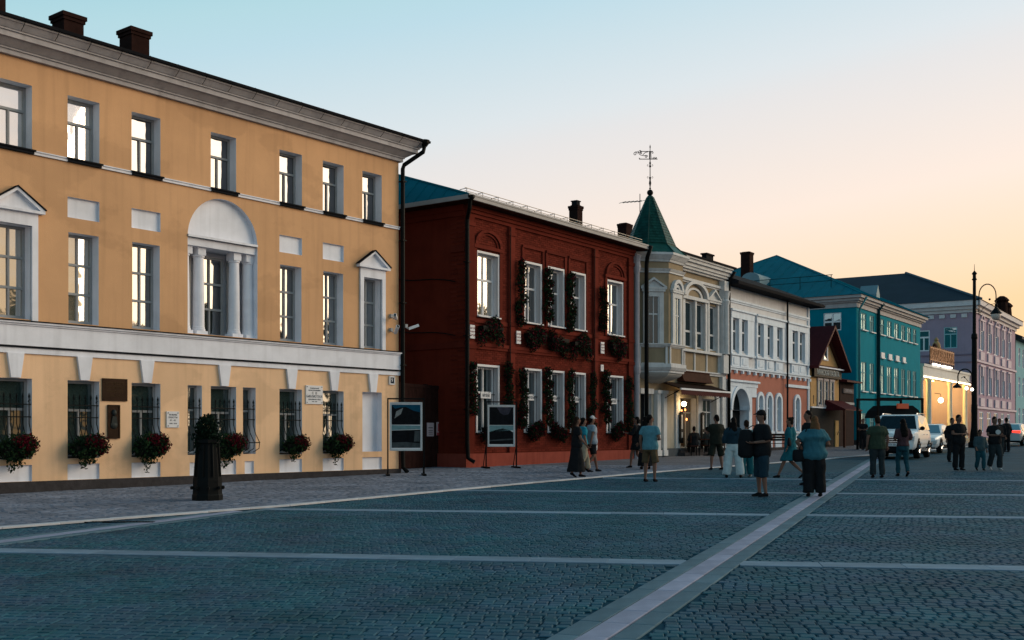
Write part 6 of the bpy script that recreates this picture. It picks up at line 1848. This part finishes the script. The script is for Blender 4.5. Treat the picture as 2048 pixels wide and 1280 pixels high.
person('person in black with folded arms by the teal wall', 1726, 902, 1.72, 330, 'stand', 'cross', 'cross', ('shirt', black_c, .84, .6, .03), ('trousers', black_c, .08, .08), 'short', hair_b, shoe_w, 1.0)
person('stout man in olive T-shirt and dark trousers walking away', 1755, 957, 1.74, 178, 'stand', 'down', 'down', ('shirt', olive, .82, .7, .045), ('trousers', dkgrey, .07, .085), 'short', hair_b, shoe_k, 1.28)
person('long haired woman in mauve top and jeans walking away', 1806, 954, 1.66, 182, 'walk', 'bent', 'bent', ('top', mauve_c, .92, .9, .03), ('trousers', jean, .09, .065), 'long', hair_d, shoe_k, 1.0, female=True, stride=.12)
person('man in black with arms crossed beside the white cars', 1917, 942, 1.80, 20, 'stand', 'cross', 'cross', ('shirt', black_c, .84, .6, .04), ('trousers', black_c, .08, .085), 'short', hair_d, shoe_k, 1.15)
person('person in black behind the man with crossed arms', 1904, 925, 1.72, 10, 'stand', 'down', 'down', ('shirt', black_c, .84, 1.8, .035), ('trousers', black_c, .08, .08), 'short', hair_d, shoe_k, 1.1)
person('child in plaid shirt and jeans walking beside the printed T-shirt', 1960, 942, 1.32, 0, 'walk', 'down', 'front', ('shirt', plaid, .84, 1.7, .04), ('trousers', jean, .09, .085), 'short', hair_d, shoe_k, 1.12, stride=.12)
e, s, a = person('man in black T-shirt with white print, walking towards the camera', 1989, 941, 1.74, 8, 'walk', 'bent', 'cross', ('shirt', black_c, .84, .65, .035), ('trousers', dkgrey, .09, .09), 'short', hair_d, shoe_w, 1.15, stride=.12)
mb = MB(); mb.prism([(.09 * math.cos(q * .63), 1.24 + .08 * math.sin(q * .63)) for q in range(10)], -.212, -.20, 'y'); mb.done('shirt_print', M('print_white', (.40, .44, .46), .8), e)
person('person in black standing left of the silver car', 2013, 905, 1.78, 200, 'stand', 'bent', 'down', ('shirt', black_c, .84, 1.7, .035), ('trousers', black_c, .08, .085), 'short', hair_d, shoe_k, 1.1)
person('person in black behind the printed T-shirt', 1999, 912, 1.72, 350, 'stand', 'down', 'down', ('shirt', black_c, .84, 1.7, .035), ('trousers', dkgrey, .08, .085), 'short', hair_d, shoe_k, 1.1)
person('seated person in dark top at the cafe table', 0, 0, 1.72, 190, 'sit', 'bent', 'fwd', ('shirt', black_c, .84, 1.7, .04), ('trousers', black_c, .1, .08), 'short', hair_d, shoe_k, 1.15)[0].location = (8.35, 51.15, gz(0, 51.15) + .03)
person('seated person with hair bun at the cafe table', 0, 0, 1.68, 190, 'sit', 'bent', 'bent', ('shirt', dkgrey, .84, 1.7, .03), ('trousers', black_c, .1, .075), 'bun', hair_d, shoe_k, 1.0, female=True)[0].location = (9.2, 52.6, gz(0, 52.6) + .03)

fold_t = bpy.data.textures.new('folds', 'CLOUDS'); fold_t.noise_scale = .10; fold_t.noise_depth = 2
fold_h = bpy.data.textures.new('strands', 'CLOUDS'); fold_h.noise_scale = .045
fold_o = ob('fold_space', None); fold_o.scale = (1, 1, 1.7)
tmp = []
for B, nm, mt, par, vox, X, xm in PEND:
    me = B.mesh(nm, mt)
    o = bpy.data.objects.new('tmp', me); COL.objects.link(o)
    fixn(o)
    m = o.modifiers.new('r', 'REMESH'); m.mode = 'VOXEL'; m.voxel_size = vox; m.use_smooth_shade = True
    m = o.modifiers.new('s', 'SMOOTH'); m.factor = .5; m.iterations = 5
    if nm not in ('body', 'shoes', 'cap'):
        m = o.modifiers.new('w', 'DISPLACE'); m.texture = fold_h if nm == 'hair' else fold_t; m.strength = .022 if nm == 'hair' else .034; m.mid_level = .5; m.texture_coords = 'OBJECT'; m.texture_coords_object = fold_o
    m = o.modifiers.new('d', 'DECIMATE'); m.ratio = .45
    tmp.append(o)
dg = bpy.context.evaluated_depsgraph_get()
for o, (B, nm, mt, par, vox, X, xm) in zip(tmp, PEND):
    me = bpy.data.meshes.new_from_object(o.evaluated_get(dg))
    if X:
        bm = bmesh.new(); bm.from_mesh(me)
        n = len(bm.verts)
        vs_ = [bm.verts.new(p) for p in X.v]
        for f, mi in zip(X.f, X.m):
            try:
                fc = bm.faces.new([vs_[i] for i in f]); fc.material_index = mi; fc.smooth = True
            except ValueError: pass
        bm.to_mesh(me); bm.free()
    me.materials.clear()
    for q in (xm or [mt]): me.materials.append(q)
    me.name = nm
    ob(nm, me, par)
for o in tmp: bpy.data.objects.remove(o)
bpy.data.objects.remove(fold_o)
# ------------------------------------------------------------------ cars: forward is local -y
def car(label, x, y, rz, col, st, gh, wheel_y, wr, L, W, rear=False, suv=False):
    """st: body stations (y, half width, z bottom, z top); gh: greenhouse stations (y, half width base, half width top, z base, z top)"""
    e = ob('parked_car', None, None, (x, y, gz(x, y) + .014), rz, label, 'car', 'white cars on the square')
    paint = M(col[0], col[1], .22, .03, 1, spec=.5)
    blk = M('car_black', (.010, .011, .013), .45); gls = GLASS('car_glass', (.004, .010, .014), .02, tint=(.30, .34, .36)); chrome = M('chrome', (.55, .56, .58), .15, .03, 1, metal=1); tyre = M('tyre', (.012, .012, .012), .85)
    mb = MB()
    def ring(yy, hw, z0, z1, r=.10):
        r = min(r, (z1 - z0) * .4)
        half = [(hw - r * 1.2, z0), (hw - .02, z0 + r), (hw, z0 + (z1 - z0) * .45), (hw - .015, z0 + (z1 - z0) * .72), (hw - .05, z1 - r * .5), (hw - .14, z1)]
        return [(a, yy, b) for a, b in half] + [(-a, yy, b) for a, b in half[::-1]]
    mb.rings([ring(*q) for q in st])
    b = fixn(mb.done('body', paint, e, smooth=True))
    m = b.modifiers.new('es', 'EDGE_SPLIT'); m.split_angle = R(38)
    mb = MB()
    mb.rings([[(wb, yy, z0), (wb - .01, yy, z0 + .03), (wt + .04, yy, z1 - .05), (wt - .06, yy, z1), (-wt + .06, yy, z1), (-wt - .04, yy, z1 - .05), (-wb + .01, yy, z0 + .03), (-wb, yy, z0)] for yy, wb, wt, z0, z1 in gh])
    c = fixn(mb.done('cabin', paint, e, smooth=True)); m = c.modifiers.new('es', 'EDGE_SPLIT'); m.split_angle = R(30)
    # glazing: front screen, rear screen and side windows set just proud of the cabin
    def screen(a, b_, sgn, nm):
        (y0, wb0, wt0, z0, z1), (y1, wb1, wt1, z2, z3) = a, b_
        bw, tw = wb0 - .06, wt1 - .09
        A_ = Vector((0, y0, z1)); B_ = Vector((0, y1, z3))
        P0 = A_.lerp(B_, .08); P1 = A_.lerp(B_, .93)
        n_ = Vector((0, sgn * abs(z3 - z1), abs(y1 - y0))).normalized() * .016
        mb = MB(); k = []
        for p, w_ in ((P0, bw), (P1, tw)):
            k.append([p + Vector((-w_, 0, 0)) + n_, p + Vector((w_, 0, 0)) + n_])
        q = [k[0][0], k[0][1], k[1][1], k[1][0]]
        mb.face(q); mb.face([v - n_ * 1.5 for v in q][::-1])
        for i in range(4): mb.face([q[i], q[(i + 1) % 4], q[(i + 1) % 4] - n_ * 1.5, q[i] - n_ * 1.5])
        fixn(mb.done(nm, gls, e))
    screen(gh[0], gh[1], -1, 'windscreen'); screen(gh[-1], gh[-2], 1, 'rear_window')
    body_g = gh[1:-1]
    ya, yb = gh[1][0] - (gh[1][0] - gh[0][0]) * .55, gh[-2][0] + (gh[-1][0] - gh[-2][0]) * .5
    zb, zt = gh[1][3] + .06, gh[1][4] - .10
    cuts = np.linspace(ya, yb, 4 if suv else 3)
    for sd in (-1, 1):
        for i in range(len(cuts) - 1):
            y0, y1 = cuts[i] + .04, cuts[i + 1] - .04
            wb_, wt_ = gh[1][1], gh[1][2]
            tb = wb_ - .01 + .012; tt = wt_ + .045
            yt0 = y0 + (.32 if i == 0 else 0); yt1 = y1 - (.25 if i == len(cuts) - 2 else 0)
            mb = MB()
            q = [Vector((sd * tb, y0, zb)), Vector((sd * tb, y1, zb)), Vector((sd * tt, yt1, zt)), Vector((sd * tt, yt0, zt))]
            mb.face(q); w2 = [v - Vector((sd * .02, 0, 0)) for v in q]; mb.face(w2[::-1])
            for k in range(4): mb.face([q[k], q[(k + 1) % 4], w2[(k + 1) % 4], w2[k]])
            fixn(mb.done('side_window', GLASS('car_side_glass', (.02, .02, .02), .55), e))
        mb = MB(); mb.ball((sd * (gh[0][1] + .12), gh[0][0] + .45, gh[0][3] + .12), (.11, .06, .09), 10); mb.tube([(sd * (gh[0][1] - .02), gh[0][0] + .45, gh[0][3] + .05), (sd * (gh[0][1] + .1), gh[0][0] + .45, gh[0][3] + .1)], .025, 6); mb.done('mirror', blk, e, smooth=True)
        for wy in wheel_y:
            mb = MB(); hw = W / 2 - .01
            arch = [(wy + (wr + .09) * math.cos(math.pi * q / 12), wr + (wr + .09) * math.sin(math.pi * q / 12)) for q in range(13)] + [(wy - wr - .09, .25), (wy + wr + .09, .25)]
            mb.prism(arch, sd * (hw - .1), sd * (hw + .004), 'x'); fixn(mb.done('wheel_arch', blk, e))
            w = ob('wheel', None, e, (sd * (hw - .09), wy, wr))
            mb = MB(); k = 20
            mb.rings([[(t, r_ * math.cos(2 * math.pi * q / k), r_ * math.sin(2 * math.pi * q / k)) for q in range(k)] for t, r_ in ((-.11, wr * .75), (-.11, wr * .95), (-.07, wr), (.07, wr), (.11, wr * .95), (.11, wr * .68))]); mb.done('tyre', tyre, w, smooth=True)
            mb = MB()
            mb.rings([[(sd * t, r_ * math.cos(2 * math.pi * q / k), r_ * math.sin(2 * math.pi * q / k)) for q in range(k)] for t, r_ in ((.06, wr * .2), (.105, wr * .2), (.08, wr * .15))])
            for q in range(5):
                a = q * 2 * math.pi / 5; mb.tube([(sd * .10, 0, 0), (sd * .112, wr * .66 * math.cos(a), wr * .66 * math.sin(a))], [.03, .045], 5)
            mb.rings([[(sd * t, r_ * math.cos(2 * math.pi * q / k), r_ * math.sin(2 * math.pi * q / k)) for q in range(k)] for t, r_ in ((.09, wr * .62), (.116, wr * .62), (.116, wr * .7), (.09, wr * .7))], cap=False, closed=True)
            mb.done('rim', chrome, w)
    yf = st[0][0]; yr = st[-1][0]; h = W / 2
    # door lines, handles, sill
    for sd in (-1, 1):
        mb = MB()
        mb.box(sd * (h - .012) - .006, sd * (h - .012) + .014 * 1, wheel_y[0] + wr + .12, wheel_y[1] - wr - .12, .30, .42); mb.done('sill', blk if not suv else chrome, e)
        for yy in (wheel_y[0] + wr + .95, wheel_y[1] - wr - .15):
            mb = MB(); mb.box(sd * h - .01, sd * h + .025, yy - .1, yy + .1, gh[1][3] - .16, gh[1][3] - .13); mb.done('door_handle', chrome, e)
        if suv:
            mb = MB(); mb.box(sd * h - .012, sd * h + .02, wheel_y[0] + wr + .1, wheel_y[1] - wr - .1, .62, .70); mb.done('side_strip', paint, e)
            mb = MB(); mb.tube([(sd * (gh[1][2] - .05), gh[1][0] + .2, gh[1][4] + .02), (sd * (gh[1][2] - .05), gh[1][0] + .3, gh[1][4] + .07), (sd * (gh[1][2] - .05), gh[-2][0] - .1, gh[1][4] + .07), (sd * (gh[1][2] - .05), gh[-2][0], gh[1][4] + .02)], .022, 6); mb.done('roof_rail', chrome, e)
    # front
    zt = st[1][3]
    for sd in (-1, 1):
        mb = MB(); mb.prism([(sd * (h - .08), zt - .32), (sd * (h - .07), zt - .12), (sd * (h - .45), zt - .17), (sd * (h - .48), zt - .30)], yf - .012, yf + .25, 'y'); fixn(mb.done('headlight', M('headlight', (.45, .52, .55), .1, .1, 8, spec=.8), e))
        mb = MB(); mb.lathe([(.06, 0), (.06, .02)], (0, 0, 0), 10)
        mb.v = [(a + sd * (h - .3), yf - .015 + c * .5, b_ + .5) for a, b_, c in mb.v]; mb.done('fog_light', chrome, e)
        mb = MB(); mb.prism([(sd * (h - .06), .82), (sd * (h - .06), .98), (sd * (h - .55), .98), (sd * (h - .55), .86)], yr - .03, yr + .015, 'y'); fixn(mb.done('tail_light', EMIT('tail_lit', (1, .03, .015), 3.0) if rear else M('tail_off', (.2, .01, .01), .2), e))
    mb = MB(); mb.box(-h + .5, h - .5, yf - .02, yf + .1, zt - .40, zt - .14); mb.done('grille', blk, e)
    for k in range(3):
        mb = MB(); mb.box(-h + .5, h - .5, yf - .035, yf - .018, zt - .36 + k * .085, zt - .33 + k * .085); mb.done('grille_bar', chrome, e)
    mb = MB(); mb.box(-h + .3, h - .3, yf - .02, yf + .1, .32, .52); mb.done('air_intake', blk, e)
    for yy, s_ in ((yf - .03, -1), (yr + .02, 1)):
        mb = MB(); mb.box(-.26, .26, yy - .006, yy + .006, .53 if s_ < 0 else .6, .64 if s_ < 0 else .71); p_ = mb.done('number_plate', white_pt, e)
        text('lettering', 'А 716 ВК', .095, ink, p_, (0, yy + s_ * .008, .585 if s_ < 0 else .655), rot=(R(90), 0, 0 if s_ < 0 else math.pi), ext=.001, sx=1.0)
    mb = MB(); mb.box(-h + .06, h - .06, yr - .05, yr + .012, .34, .52); mb.done('rear_bumper', blk if not rear else paint, e)
    mb = MB(); mb.box(-.3, .3, yr - .02, yr + .014, .74, .78); mb.done('chrome_strip', chrome, e)
    mb = MB(); mb.box(-h + .2, h - .2, yf + .3, yr - .3, .22, .42); mb.done('underbody', blk, e)
    return e
suv_st = [(-2.42, .72, .48, .92), (-2.38, .88, .40, 1.06), (-2.2, .95, .38, 1.13), (-1.2, .98, .38, 1.20), (0, .98, .38, 1.22), (1.6, .98, .40, 1.22), (2.25, .95, .42, 1.2), (2.38, .88, .46, 1.15)]
suv_gh = [(-1.35, .90, .86, 1.16, 1.20), (-.55, .92, .76, 1.16, 1.86), (.4, .92, .77, 1.16, 1.90), (1.9, .91, .75, 1.16, 1.84), (2.3, .88, .80, 1.14, 1.22)]
car('white off roader facing the camera with roof rails', 17.05, 48.9, R(-28), ('paint_white', (.78, .79, .80)), suv_st, suv_gh, (-1.48, 1.42), .39, 4.85, 1.96, suv=True)
sed_st = [(-2.3, .62, .40, .66), (-2.24, .80, .30, .76), (-2.0, .88, .27, .84), (-1.0, .91, .27, .95), (0, .91, .27, .98), (1.2, .91, .28, 1.0), (2.0, .88, .32, 1.02), (2.26, .8, .40, .96)]
sed_gh = [(-1.15, .84, .80, .92, .96), (-.35, .86, .66, .92, 1.42), (.4, .86, .67, .92, 1.46), (1.1, .86, .65, .92, 1.40), (1.95, .82, .78, .96, 1.03)]
car('white sedan facing the camera behind the off roader', 21.3, 57.0, R(-32), ('paint_white', (.78, .79, .80)), sed_st, sed_gh, (-1.42, 1.32), .33, 4.56, 1.82)
car('silver white sedan with lit red tail light at the right edge', 33.0, 73.5, R(-34 + 180), ('paint_silver', (.40, .44, .46)), sed_st, sed_gh, (-1.42, 1.32), .33, 4.56, 1.82, rear=True)
